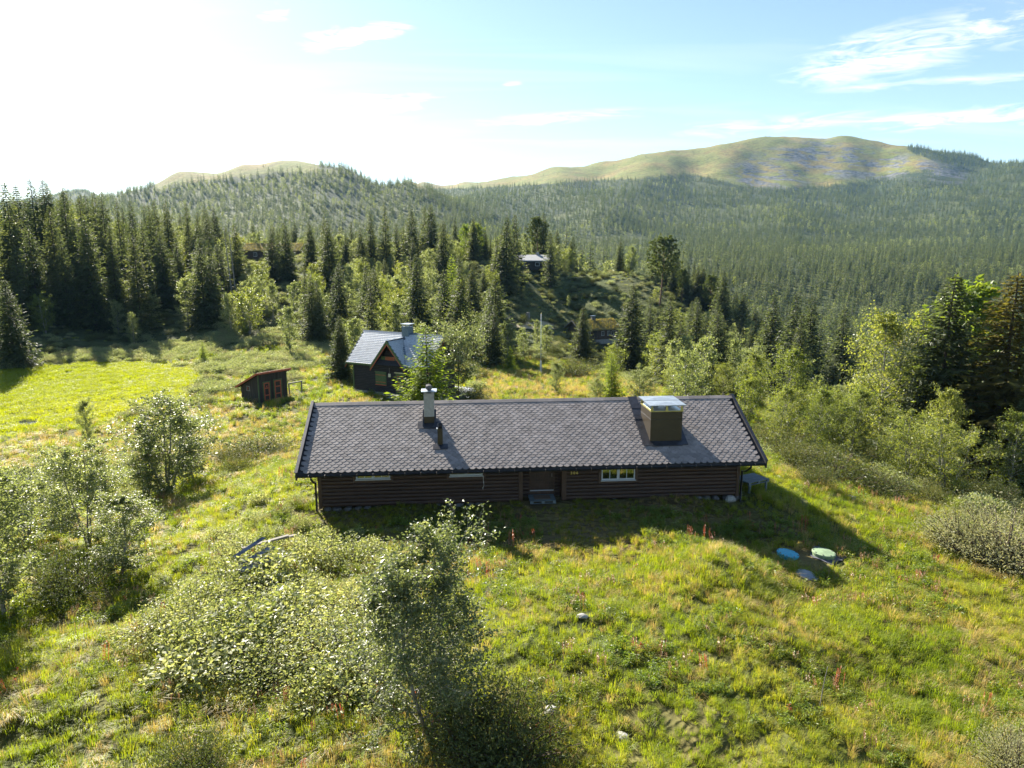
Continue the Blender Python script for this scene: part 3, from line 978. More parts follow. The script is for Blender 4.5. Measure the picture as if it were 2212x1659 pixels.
# rendered chimney
ch = MB().box((4.874, 2.496, 2.75), (5.30, 2.93, 4.36)).build('chimney', M['render'], CAB, bevel=0.006)
MB().box((4.862, 2.484, 2.80), (5.312, 2.942, 3.36)).build('flashing_skirt', M['brownmetal'], ch)
zf = lambda b: EZ + SL * b
MB().prism([(4.60, 2.18, zf(2.18) + .050), (4.60, 2.55, zf(2.55) + .052), (4.60, 2.55, zf(2.55) + .040), (4.60, 2.18, zf(2.18) + .038)], (0.98, 0, 0)).build('flashing', M['flash'], ch)
for (a0, a1) in ((4.81, 4.87), (5.30, 5.37)):
    MB().prism([(a0, 2.3, zf(2.3) + .05), (a0, 3.0, zf(3.0) + .05), (a0, 3.0, zf(3.0) + .28), (a0, 2.5, zf(2.5) + .20)], (a1 - a0, 0, 0)).build('flashing', M['flash'], ch)
for (a0, b0) in ((4.89, 2.51), (5.20, 2.51), (4.89, 2.83), (5.20, 2.83)):
    MB().box((a0, b0, 4.36), (a0 + 0.09, b0 + 0.09, 4.43)).build('cap_support', M['render'], ch)
MB().box((4.90, 2.54, 4.345), (5.28, 2.90, 4.375)).build('flue_mouth', M['interior'], ch)
MB().box((4.775, 2.38, 4.432), (5.42, 3.04, 4.466)).build('cap_plate', M['chimneycap'], ch, bevel=0.004)
# vent pipe
vp = MB().box((5.448, 1.255, 2.20), (5.655, 1.46, 3.15)).build('vent_pipe', M['brownmetal'], CAB, bevel=0.005)
MB().tube([(5.552, 1.357, 3.14), (5.552, 1.357, 3.345)], 0.098, 14).build('vent_cap', M['gutter'], vp, True)
MB().tube([(5.552, 1.357, 3.345), (5.552, 1.357, 3.375)], [0.098, 0.02], 14).build('vent_top', M['gutter'], vp, True)
MB().box((5.405, 1.215, 3.115), (5.46, 1.42, 3.165)).build('vent_bracket', M['chimneycap'], vp)
MB().prism([(5.26, 1.02, zf(1.02) + .050), (5.26, 1.30, zf(1.30) + .052), (5.26, 1.30, zf(1.30) + .040), (5.26, 1.02, zf(1.02) + .038)], (0.60, 0, 0)).build('flashing', M['flash'], vp)
# big sheet-metal chimney
bc = MB().box((14.26, 1.17, 2.20), (15.60, 2.74, 3.70)).build('metal_chimney', M['brownmetal'], CAB, bevel=0.006)
MB().prism([(14.27, 1.168, 2.75), (14.93, 1.150, 3.05), (15.59, 1.168, 2.75), (14.93, 1.150, 2.44)], (0, 0.01, 0)).build('folded_panel', M['brownmetal'], bc)
MB().box((14.247, 1.157, 3.352), (15.613, 2.753, 3.362)).build('seam', M['flash'], bc)
MB().box((14.235, 1.145, 3.69), (15.625, 2.765, 3.725)).build('rim', M['yellowleg'], bc)
MB().box((14.30, 1.21, 3.70), (15.56, 2.70, 3.735)).build('top_plate', M['brightmetal'], bc)
for (a, b, d_) in ((14.30, 1.17, 0), (14.93, 1.17, 0), (15.56, 1.17, 0), (14.30, 2.74, 0), (14.93, 2.74, 0), (15.56, 2.74, 0)):
    MB().prism([(a - 0.065, b, 3.725), (a + 0.065, b, 3.725), (a + 0.02, b, 3.985), (a - 0.02, b, 3.985)], (0, 0.012, 0)).build('cap_leg', M['yellowleg'], bc)
for (a, b) in ((14.65, 1.95), (15.2, 1.95)):
    MB().tube([(a, b, 3.72), (a, b, 3.86), (a, b, 3.90)], [0.15, 0.10, 0.10], 12).build('flue', M['brightmetal'], bc, True)
for b0, b1, zo in ((1.05, 1.98, 0.0), (1.985, 2.88, 0.012)):
    am, bm_ = 14.94, (b0 + b1) / 2
    z0 = 3.985 + zo
    c4 = [(14.17, b0, z0), (15.71, b0, z0), (15.71, b1, z0), (14.17, b1, z0)]
    low = [(p[0], p[1], p[2] - 0.035) for p in c4]
    MB().add(c4 + low + [(am, bm_, z0 + 0.045)], [(0, 1, 8), (1, 2, 8), (2, 3, 8), (3, 0, 8), (4, 7, 6, 5), (0, 4, 5, 1), (1, 5, 6, 2), (2, 6, 7, 3), (3, 7, 4, 0)]).build('cap_panel', M['chimneycap'], bc)
for (b0, b1, li) in ((0.95, 2.47, 0.052), (2.45, 3.10, 0.070), (3.08, RUN - 0.01, 0.082)):
    MB().prism([(13.93, b0, zf(b0) + li), (13.93, b1, zf(b1) + li), (13.93, b1, zf(b1) + li - .02), (13.93, b0, zf(b0) + li - .02)], (0.40, 0, 0)).build('flashing', M['flash'], bc)
MB().prism([(15.55, 0.95, zf(.95) + .052), (15.55, 2.9, zf(2.9) + .052), (15.55, 2.9, zf(2.9) + .032), (15.55, 0.95, zf(.95) + .032)], (0.28, 0, 0)).build('flashing', M['flash'], bc)
MB().prism([(14.32, 0.90, zf(.90) + .055), (14.32, 1.20, zf(1.2) + .060), (14.32, 1.20, zf(1.2) + .035), (14.32, .90, zf(.9) + .035)], (1.25, 0, 0)).build('flashing', M['flash'], bc)
# house number
for i, dg in enumerate('306'):
    cu = bpy.data.curves.new('digit', 'FONT')
    cu.body = dg; cu.size = 0.165; cu.extrude = 0.006
    cu.offset = 0.004
    cu.materials.append(M['number'])
    tmp = bpy.data.objects.new('tmp', cu)
    COL.objects.link(tmp)
    dgm = bpy.data.meshes.new_from_object(tmp)
    bpy.data.objects.remove(tmp)
    obj('digit', dgm, CAB, (10.86 + i * 0.118, WF - 0.012, 1.215), (pi / 2, 0, 0))


def in_cab(a, b, z):
    c, s = cos(0.08622), sin(0.08622)
    return (-8.348 + a * c - b * s, 26.286 + a * s + b * c, z)


st = obj('chimney_stone', stone_mesh('stone', 77, M['stone'], 3), None, in_cab(5.07, 2.66, 4.60), (0.1, 0.2, 0.6), (0.17, 0.14, 0.155))
tag(st, 'grey boulder weighing down the plate on the rendered chimney', 'stone')


def pallet(name, loc, rz, L_, W_, label, nb=6):
    e = empty(name, loc, rz, label, 'pallet')
    for y_ in (-W_ / 2 + .05, 0, W_ / 2 - .05):
        for x_ in (-L_ / 2 + .07, 0, L_ / 2 - .07):
            MB().box((x_ - .06, y_ - .045, 0.02), (x_ + .06, y_ + .045, 0.10)).build('block', M['pallet'], e)
    for y_ in (-W_ / 2 + .05, 0, W_ / 2 - .05):
        MB().box((-L_ / 2, y_ - .045, 0.0), (L_ / 2, y_ + .045, 0.02)).build('runner', M['pallet'], e)
    for i in range(nb):
        y0_ = -W_ / 2 + i * W_ / nb
        MB().box((-L_ / 2, y0_ + .008, 0.10), (L_ / 2, y0_ + W_ / nb - .008, 0.125)).build('plank', M['pallet'], e)
    return e


P_ = in_cab(9.68, 0.78, 0.0)
pallet('pallet', (P_[0], P_[1] - .12, gz(P_[0], P_[1]) + 0.03), 0.08622, 1.06, 0.80, 'blue-grey wooden pallet used as a doorstep below the cabin door')
mt = MB().box((-0.34, -0.23, 0), (0.34, 0.23, 0.022)).build('doormat', M['mat'], None, bevel=0.006)
mt.location = (P_[0] + .0, P_[1] - .10, gz(P_[0], P_[1]) + 0.157); mt.rotation_euler = (0, 0, 0.086)
tag(mt, 'brown coir doormat lying on the pallet doorstep', 'doormat')
P_ = in_cab(19.15, 2.1, 0)
pallet('pallet', (P_[0], P_[1], gz(P_[0], P_[1]) + 0.36), 0.50, 1.25, 0.95, 'pale pallet platform standing beside the right gable of the cabin', 7)
pl = [o for o in bpy.data.objects if o.name.startswith('pallet')][-1]
for (x_, y_) in ((-.5, -.4), (.5, -.4), (-.5, .4), (.5, .4)):
    MB().box((x_ - .04, y_ - .04, -0.55), (x_ + .04, y_ + .04, 0.0)).build('leg', M['pallet'], pl)
# a cord hanging under the middle window
P0 = [in_cab(7.27, WF - .03, 1.27), in_cab(7.275, WF - .04, 1.05), in_cab(7.30, WF - .04, 0.86), in_cab(7.25, WF - .035, 0.74), in_cab(7.26, WF - .035, 0.68)]
c_ = MB().tube(P0, 0.007, 6).build('cord', M['white'], None, True)
tag(c_, 'thin white cord dangling from the middle cabin window', 'cord')
# things in the right window
v_ = MB().tube([in_cab(12.50, WF + .22, .93), in_cab(12.50, WF + .22, .98), in_cab(12.50, WF + .22, 1.04), in_cab(12.50, WF + .22, 1.12), in_cab(12.50, WF + .22, 1.2)], [.05, .075, .06, .025, .035], 12).build('vase', M['white'], None, True)
tag(v_, 'white vase behind the left panes of the cabin window', 'vase')
v_ = MB().tube([in_cab(13.1, WF + .22, .93), in_cab(13.1, WF + .22, 1.10), in_cab(13.1, WF + .22, 1.13)], [.05, .05, .035], 12).build('jar', M['number'], None, True)
tag(v_, 'yellow jar behind the right panes of the cabin window', 'jar')
MB().box((12.1, WF + .15, .89), (13.65, WF + .36, .925)).build('window_shelf', M['board'], CAB)

# ================================================================== the small house with the cross gable
H2O, H2Y = (-16.539, 70.0, -3.934), -0.476
HS = empty('gabled_house', H2O, H2Y, 'small tarred log house with slate roof, green gable boards and orange trim', 'house')
HL, HR, HE, HRS = 9.81, 2.982, 3.115, 2.837
hsl = HRS / HR
GA, GW, GPZ, GSL = 5.19, 1.98, 5.534, 1.25
HD = 2 * HR
ow = 0.5
# front wall logs, split round window, door
z = 0.28
LP = 0.17
while z < 5.3:
    segs = []
    if z < 3.0:
        segs = [(ow, HL - ow)]
        if 0.95 < z < 2.3:
            segs = [(ow, 3.20), (4.55, 5.66), (6.75, HL - ow)]
        elif z <= 0.95 or z < 2.4:
            segs = [(ow, 5.66), (6.75, HL - ow)]
    else:
        hw = (GPZ - 0.25 - (z + LP)) / GSL
        if hw > 0.2:
            segs = [(GA - hw, GA + hw)]
            if 3.02 < z < 3.9:
                segs = [(GA - hw, 3.98), (6.10, GA + hw)]
    for a0, a1 in segs:
        if a1 - a0 > 0.08:
            log_row(a0, a1, z, z + LP, HS, ow, M['h2log'])
    z += LP
MB().box((ow + .05, ow + .14, 0.2), (HL - ow - .05, HD - ow, 3.05)).build('wall_core', M['interior'], HS)
MB().prism([(ow + .06, ow + .2, 3.05), (ow + .06, HR, HE + HRS - .3), (ow + .06, HD - ow - .2, 3.05)], (HL - 2 * ow - .12, 0, 0)).build('loft_core', M['interior'], HS)
MB().prism([(GA - 1.5, ow + .14, 3.06), (GA + 1.5, ow + .14, 3.06), (GA, ow + .14, GPZ - .4)], (0, 1.0, 0)).build('gable_core', M['interior'], HS)
z = 0.28
while z < HE + HRS - 0.35:
    l0, l1 = ow, HD - ow
    if z > 2.9:
        cut = (z + LP + .25 - HE) / hsl
        l0, l1 = max(l0, cut), min(l1, HD - cut)
    if l1 - l0 > .25:
        for sg, a in ((1, HL - ow), (-1, ow)):
            prof = [(a - sg * .12, l0, z)]
            for k in range(7):
                th = -pi / 2 + pi * k / 6
                prof.append((a + sg * (-.045 + .045 * cos(th)), l0, z + LP / 2 + sin(th) * LP / 2 * .97))
            prof.append((a - sg * .12, l0, z + LP))
            MB().prism(prof, (0, l1 - l0, 0)).build('log', M['h2log'], HS)
    z += LP
for a in (ow - .06, HL - ow - .06):
    MB().box((a, ow - .05, 0.2), (a + .12, ow + .1, 3.05)).build('corner_board', M['h2green'], HS)
MB().box((ow, ow + .02, -.6), (HL - ow, HD - ow, 0.27)).build('foundation', M['stonelight'], HS)
for i in range(16):
    obj('foundation_stone', STONES[rs.randrange(6)], HS, (ow + .3 + i * .55, ow + .05, 0.02), (0, 0, rs.uniform(0, 6)), (rs.uniform(.24, .34), .2, rs.uniform(.16, .24)))
MB().box((5.2, -.5, -.5), (7.2, .48, .10)).build('doorstep', M['stonelight'], HS, bevel=.02)
# roof deck planes
def plane_slab(pts, th, name, mat, par):
    p = [np.array(q, float) for q in pts]
    n_ = np.cross(p[1] - p[0], p[2] - p[0]); n_ /= np.linalg.norm(n_)
    if n_[2] < 0:
        n_ = -n_
    return MB().prism(p, tuple(-n_ * th)).build(name, mat, par)


plane_slab([(0, 0, HE), (HL, 0, HE), (HL, HR, HE + HRS), (0, HR, HE + HRS)], .10, 'roof_front', M['roofdeck'], HS)
plane_slab([(0, HD, HE), (HL, HD, HE), (HL, HR, HE + HRS), (0, HR, HE + HRS)], .10, 'roof_back', M['roofdeck'], HS)
gb = (GPZ - HE) / hsl
for sg in (-1, 1):
    plane_slab([(GA, -.14, GPZ), (GA, gb, GPZ), (GA + sg * (GPZ - HE) / GSL, 0.0, HE), (GA + sg * GW, -.14, GPZ - GSL * GW)], .08, 'gable_roof', M['leadblue' if sg > 0 else 'roofdeck'], HS)
    # barge boards: wide green, narrow orange below
    for (o_, hgt, m_, bb, nm) in ((.06, .34, 'h2green', -.19, 'bargeboard'), (-.28, .14, 'h2red', -.175, 'bargeboard_trim')):
        p0 = (GA, bb, GPZ + o_); p1 = (GA + sg * (GW + .12), bb, GPZ + o_ - GSL * (GW + .12))
        MB().prism([p0, p1, (p1[0], bb, p1[2] - hgt), (GA, bb, GPZ + o_ - hgt)], (0, .05, 0)).build(nm, M[m_], HS)
    for a in (-.05, HL):
        for (o_, hgt, m_, da, nm) in ((.05, .30, 'h2green', 0, 'bargeboard'), (-.25, .13, 'h2red', .0, 'bargeboard_trim')):
            bo = 0 if sg < 0 else HD
            ext = -.15 if sg < 0 else .15
            z_e = HE - .15 * hsl
            MB().prism([(a, HR, HE + HRS + o_), (a, bo + ext, z_e + o_), (a, bo + ext, z_e + o_ - hgt), (a, HR, HE + HRS + o_ - hgt)], (.05, 0, 0)).build(nm, M[m_], HS)
    MB().box((HL - ow, 0, 0), (HL - ow + .001, .001, .001)) if False else None
MB().box((0, -.06, HE - .16), (GA - GW - .15, -.01, HE + .02)).build('eave_board', M['h2green'], HS)
MB().box((GA + GW + .15, -.06, HE - .16), (HL, -.01, HE + .02)).build('eave_board', M['h2green'], HS)
# slates
TW, TE = 0.30, 0.215
hl_ = math.hypot(HR, HRS)
hup = np.array([0, HR, HRS]) / hl_
hn = np.array([0, -HRS, HR]) / hl_


def slate_geo(w_, ex, ax, up_, n_):
    out = [(-w_ / 2, ex * 1.2), (-w_ / 2, ex * .25), (-w_ * .3, 0), (w_ * .3, 0), (w_ / 2, ex * .25), (w_ / 2, ex * 1.2)]
    top = [ax * (u_ * .97) + up_ * v_ + n_ * (.030 * (1 - v_ / (ex * 1.4)) + .004) for u_, v_ in out]
    bot = [p - n_ * .012 for p in top]
    k = len(out)
    return np.array(top + bot), [tuple(range(k))] + [(i, k + i, k + i + 1, i + 1) for i in range(k - 1)]


def inst_tiles(name, par, mat, specs, geo, maxn):
    v0, f0 = geo
    me = bpy.data.meshes.new(name); me.from_pydata([tuple(p) for p in v0], [], f0); me.update(); me.materials.append(mat)
    sv_, sf_, sr_ = [], [], []
    for i, org in enumerate(specs):
        if i < maxn:
            obj(name, me, par, org)
        else:
            n0 = len(sv_)
            sv_ += [tuple(p + org) for p in v0]
            sf_ += [tuple(q + n0 for q in f) for f in f0]
    if sv_:
        m2 = bpy.data.meshes.new(name + 's'); m2.from_pydata(sv_, [], sf_); m2.update(); m2.materials.append(mat)
        tag(obj(name + 's', m2, par), kind='stuff')


spec = []
axu = np.array([1.0, 0, 0])
for r_ in range(int(hl_ / TE)):
    for c_ in range(int(HL / TW) + 1):
        a = (c_ + .5 + .5 * (r_ % 2)) * TW
        if a > HL - TW / 2 + .02:
            continue
        org = np.array((a, 0, HE)) + hup * (r_ * TE - .01)
        b, zz = org[1], org[2]
        if abs(a - GA) < (GPZ - zz) / GSL + .05:
            continue
        spec.append(org + hn * .004)
inst_tiles('slate', HS, M['slate'], spec, slate_geo(TW, TE, axu, hup, hn), 300)
for sg in (-1, 1):
    gl = math.hypot(GW, GSL * GW)
    gup = np.array([-sg * GW, 0, GSL * GW]) / gl
    gn = np.array([sg * GSL * GW, 0, GW]) / gl
    axv = np.array([0, 1.0 * sg, 0])
    sp = []
    for r_ in range(int(gl / TE)):
        org0 = np.array((GA + sg * GW, 0, GPZ - GSL * GW)) + gup * (r_ * TE)
        bmax = (org0[2] + .1 - HE) / hsl
        b = -.14 + TW / 2 + (TW / 2 if r_ % 2 else 0)
        while b < bmax:
            sp.append(np.array((org0[0], b, org0[2])) + gn * .004)
            b += TW
    inst_tiles('gable_slate', HS, M['slate'], sp, slate_geo(TW, TE, axv, gup, gn), 0)
for i in range(10):
    MB().prism([(i * .98, HR - .16, HE + HRS - .16 * hsl + .05), (i * .98, HR, HE + HRS + .06), (i * .98, HR + .16, HE + HRS - .16 * hsl + .05), (i * .98, HR, HE + HRS + .03)], (.97, 0, 0)).build('ridge_cap', M['leadblue'], HS)
plane_slab([(GA + .0, gb + .02, GPZ + .05), (GA + .25, gb + .1, GPZ + .06), (GA + (GPZ - HE) / GSL + .22, .02, HE + .05), (GA + (GPZ - HE) / GSL - .1, -.02, HE + .05)], .01, 'valley_flashing', M['leadblue'], HS)
MB().box((GA - .1, -.14, GPZ + .03), (GA + .1, gb + .1, GPZ + .06)).build('gable_ridge_cap', M['leadblue'], HS)
hc = MB().box((4.98, HR - .35, 5.2), (5.80, HR + .45, 6.62)).build('chimney', M['leadblue'], HS, bevel=.01)
for (a, b) in ((5.02, HR - .32), (5.70, HR - .32), (5.02, HR + .36), (5.70, HR + .36)):
    MB().box((a, b, 6.62), (a + .06, b + .06, 6.86)).build('cap_leg', M['brightmetal'], hc)
MB().box((5.2, HR - .1, 6.62), (5.58, HR + .2, 6.74)).build('flue', M['brightmetal'], hc)
MB().box((4.86, HR - .47, 6.86), (5.92, HR + .57, 6.90)).build('cap_plate', M['brightmetal'], hc)
# shutters, door
wn = MB().box((3.22, ow - .03, 1.00), (4.53, ow + .10, 2.30)).build('window', M['h2green'], HS)
MB().box((3.18, ow - .09, 2.30), (4.57, ow + .08, 2.36)).build('drip_board', M['h2green'], wn)
for i in range(4):
    MB().box((3.28 + i * .30, ow - .06, 1.10), (3.28 + i * .30 + .29, ow - .028, 2.26)).build('shutter_board', M['h2green'], wn)
for z_ in (1.30, 2.0):
    MB().box((3.28, ow - .075, z_), (4.47, ow - .058, z_ + .05)).build('shutter_bar', M['h2red'], wn)
MB().box((3.22, ow - .07, 1.0), (4.53, ow - .035, 1.08)).build('sill', M['h2red'], wn)
uw = MB().box((3.99, ow - .03, 3.05), (6.09, ow + .1, 3.90)).build('window', M['h2green'], HS)
for (a0, a1) in ((4.53, 5.04), (5.08, 5.59)):
    fr = MB().box((a0, ow - .05, 3.10), (a0 + .06, ow - .031, 3.88)).box((a1 - .06, ow - .05, 3.10), (a1, ow - .031, 3.88)).box((a0 + .06, ow - .05, 3.10), (a1 - .06, ow - .031, 3.17)).box((a0 + .06, ow - .05, 3.81), (a1 - .06, ow - .031, 3.88)).build('shutter_frame', M['h2red'], uw)
    for i in range(6):
        MB().box((a0 + .062, ow - .044, 3.18 + i * .105), (a1 - .062, ow - .034, 3.18 + i * .105 + .08)).build('slat', M['h2red'], uw)
MB().box((4.45, ow - .10, 3.0), (5.70, ow - .032, 3.06)).build('sill', M['h2red'], uw)
dr = MB().box((5.68, ow - .03, .28), (6.73, ow + .1, 2.36)).build('door', M['h2green'], HS)
for (z0, z1) in ((.45, 1.2), (1.32, 2.1)):
    MB().box((5.88, ow - .05, z0), (6.52, ow - .031, z0 + .07)).box((5.88, ow - .05, z1 - .07), (6.52, ow - .031, z1)).box((5.88, ow - .05, z0 + .07), (5.95, ow - .031, z1 - .07)).box((6.45, ow - .05, z0 + .07), (6.52, ow - .031, z1 - .07)).build('panel_frame', M['h2red'], dr)
MB().box((5.62, ow - .16, 2.36), (6.80, ow + .05, 2.46)).build('door_hood', M['brightmetal'], HS)


def in_h2(a, b, z):
    c, s = cos(H2Y), sin(H2Y)
    return (H2O[0] + a * c - b * s, H2O[1] + a * s + b * c, H2O[2] + z)


sp = empty('shovel', in_h2(4.96, ow - .06, 1.95), H2Y, 'long-handled shovel hanging on the front wall of the gabled house', 'shovel')
MB().tube([(0, 0, .25), (0, 0, .85)], .022, 8).build('shaft', M['greywood'], sp)
MB().add([(-.13, 0, .28), (.13, 0, .28), (.15, -.02, -.05), (-.15, -.02, -.05), (-.13, .015, .28), (.13, .015, .28), (.15, .0, -.05), (-.15, .0, -.05)],
         [(0, 1, 2, 3), (7, 6, 5, 4), (0, 4, 5, 1), (1, 5, 6, 2), (2, 6, 7, 3), (3, 7, 4, 0)]).build('blade', M['brightmetal'], sp)

# ================================================================== the shed
SC0 = at_y(561, 872, 66.3)
SHZ = SC0[2]
d1 = np.array([0.585, 0.811])
SH = empty('lean_to_shed', (SC0[0], SC0[1], SHZ), atan2(d1[1], d1[0]), 'dark board shed with sloping red-edged roof and two orange-trimmed doors', 'shed')
# local: x along the tall door wall, y to the back (low side)
SLX, SDY, HZ0, HZ1 = 3.2, 2.8, 2.85, 1.55
nb = 20
for i in range(nb):
    a0, a1 = i * SLX / nb, (i + 1) * SLX / nb
    zb0 = 0.0
    for (d0, dd, zt) in ((.55, .66, 1.95), (1.75, .78, 2.0)):
        if a1 > d0 + .02 and a0 < d0 + dd - .02:
            zb0 = zt
    MB().box((a0 + .006, (0 if i % 2 else .018), zb0), (a1 - .006, .05 + (0 if i % 2 else .018), HZ0)).build('plank', M['shedboard'], SH)
nb = 17
for i in range(nb):
    b0, b1 = i * SDY / nb + .06, (i + 1) * SDY / nb + .06
    zt = HZ0 + (HZ1 - HZ0) * (b0 + b1) / 2 / SDY
    o_ = 0 if i % 2 else .018
    MB().box((-.03 + o_, b0 + .006, -.2), (.02 + o_, b1 - .006, zt)).build('plank', M['shedboard'], SH)
MB().box((SLX - .05, .07, 0), (SLX - .005, SDY, HZ1)).build('side_wall', M['shedboard'], SH)
MB().box((.03, SDY - .05, 0), (SLX - .06, SDY, HZ1)).build('back_wall', M['shedboard'], SH)
MB().box((-.05, -.03, -.1), (.05, .058, HZ0 - .02)).build('corner_post', M['h2green'], SH)
MB().box((SLX - .06, -.03, -.1), (SLX + .02, .068, HZ0 - .02)).build('corner_post', M['h2green'], SH)
MB().prism([(-.35, -.30, HZ0 + .14), (-.35, SDY + .45, HZ0 + .14 - (SDY + .75) * .46), (-.35, SDY + .45, HZ0 + .02 - (SDY + .75) * .46), (-.35, -.30, HZ0 + .02)], (SLX + .7, 0, 0)).build('roof', M['roofdeck'], SH)
MB().box((-.38, -.345, HZ0 - .02), (SLX + .38, -.303, HZ0 + .17)).build('fascia', M['h2red'], SH)
MB().prism([(-.395, -.33, HZ0 + .19), (-.395, SDY + .48, HZ0 + .19 - (SDY + .81) * .46), (-.395, SDY + .48, HZ0 - .0 - (SDY + .81) * .46), (-.395, -.33, HZ0 - .0)], (.042, 0, 0)).build('fascia', M['h2red'], SH)
for (d0, dd, zt) in ((.55, .66, 1.93), (1.75, .78, 1.98)):
    d_ = MB().box((d0, .0, .10), (d0 + dd, .05, zt)).build('door', M['shedboard'], SH)
    MB().box((d0 - .09, -.03, .05), (d0 - .002, .06, zt + .09)).box((d0 + dd + .002, -.03, .05), (d0 + dd + .09, .06, zt + .09)).box((d0 - .002, -.03, zt + .002), (d0 + dd + .002, .06, zt + .09)).build('door_frame', M['h2green'], d_)
    f_ = MB().box((d0 + .02, -.03, .12), (d0 + .13, -.002, zt - .02)).box((d0 + dd - .13, -.03, .12), (d0 + dd - .02, -.002, zt - .02))
    for z_ in (.12, .62, 1.32, zt - .13):
        f_.box((d0 + .13, -.03, z_), (d0 + dd - .13, -.002, z_ + .11))
    f_.build('door_trim', M['h2red'], d_)
# heart sign on the left door, small window in the sloping wall
MB().prism([(.88 + .09 * (16 * sin(t_) ** 3) / 16, -.036, 1.55 + .10 * (13 * cos(t_) - 5 * cos(2 * t_) - 2 * cos(3 * t_) - cos(4 * t_)) / 15) for t_ in np.linspace(0, 2 * pi, 18)[:-1]], (0, .012, 0)).build('heart_ornament', M['h2red'], SH)
sw = MB().box((-.05, 1.35, 1.05), (-.032, 1.95, 1.55)).build('window', M['greywood'], SH)
MB().box((-.06, 1.47, 1.14), (-.052, 1.83, 1.46)).build('pane', M['interior'], sw)
MB().box((-.07, 1.60, 1.18), (-.061, 1.72, 1.42)).build('ornament', M['h2red'], sw)
# rail beside it
ra = in_sh = lambda a, b, z: (SC0[0] + a * d1[0] - b * d1[1], SC0[1] + a * d1[1] + b * d1[0], SHZ + z)
e_ = empty('wooden_railing', ra(3.45, .1, 0), atan2(d1[1], d1[0]), 'open timber railing frame attached beside the right end of the shed', 'railing')
for x_ in (.05, 1.55):
    MB().box((x_ - .05, -.05, -.3), (x_ + .05, .05, 1.35)).build('post', M['greywood'], e_)
MB().box((-.05, -.06, 1.35), (1.65, .06, 1.46)).build('top_rail', M['greywood'], e_)
MB().box((0, -.35, .03), (1.6, .3, .10)).build('deck_board', M['greywood'], e_)

# ================================================================== plants: shapes
def unit(a):
    return a / (np.linalg.norm(a, axis=-1, keepdims=True) + 1e-9)


def leaf_quads(cen, size, rg, aspect=0.55, up=0.5, dirs=None, fold=0.12):
    n = len(cen)
    nv = unit(rg.normal(size=(n, 3)) + np.array([0, 0, up]))
    t = rg.normal(size=(n, 3)) if dirs is None else dirs + 0.35 * rg.normal(size=(n, 3))
    t = unit(t - (t * nv).sum(1, keepdims=True) * nv)
    b = np.cross(nv, t)
    s = (size * np.ones(n))[:, None] * rg.uniform(0.7, 1.3, (n, 1))
    V = np.stack([cen - t * s * .5, cen + b * s * aspect * .5 + nv * s * fold, cen + t * s * .5, cen - b * s * aspect * .5 + nv * s * fold], 1)
    return V.reshape(-1, 3), np.arange(4 * n).reshape(n, 4), np.repeat(rg.random(n), 4)


class Skel:
    def __init__(self):
        self.v, self.f, self.n = [], [], 0

    def tube(self, pts, r0, r1, sides):
        pts = np.asarray(pts, float); n = len(pts)
        d = unit(np.gradient(pts, axis=0))
        a = unit(np.cross(d, np.array([0.13, 0.21, 1.0]) if abs(d[0, 2]) < .95 else np.array([1.0, 0.1, 0])))
        b = np.cross(d, a)
        th = np.arange(sides) * 2 * pi / sides
        rr = np.linspace(r0, r1, n)[:, None, None]
        ring = pts[:, None] + rr * (np.cos(th)[None, :, None] * a[:, None] + np.sin(th)[None, :, None] * b[:, None])
        i = np.arange(n - 1)[:, None] * sides + np.arange(sides)[None]
        j = np.arange(n - 1)[:, None] * sides + (np.arange(sides)[None] + 1) % sides
        self.f.append(np.stack([i, j, j + sides, i + sides], -1).reshape(-1, 4) + self.n)
        self.v.append(ring.reshape(-1, 3)); self.n += n * sides

    def get(self):
        return np.concatenate(self.v), np.concatenate(self.f)


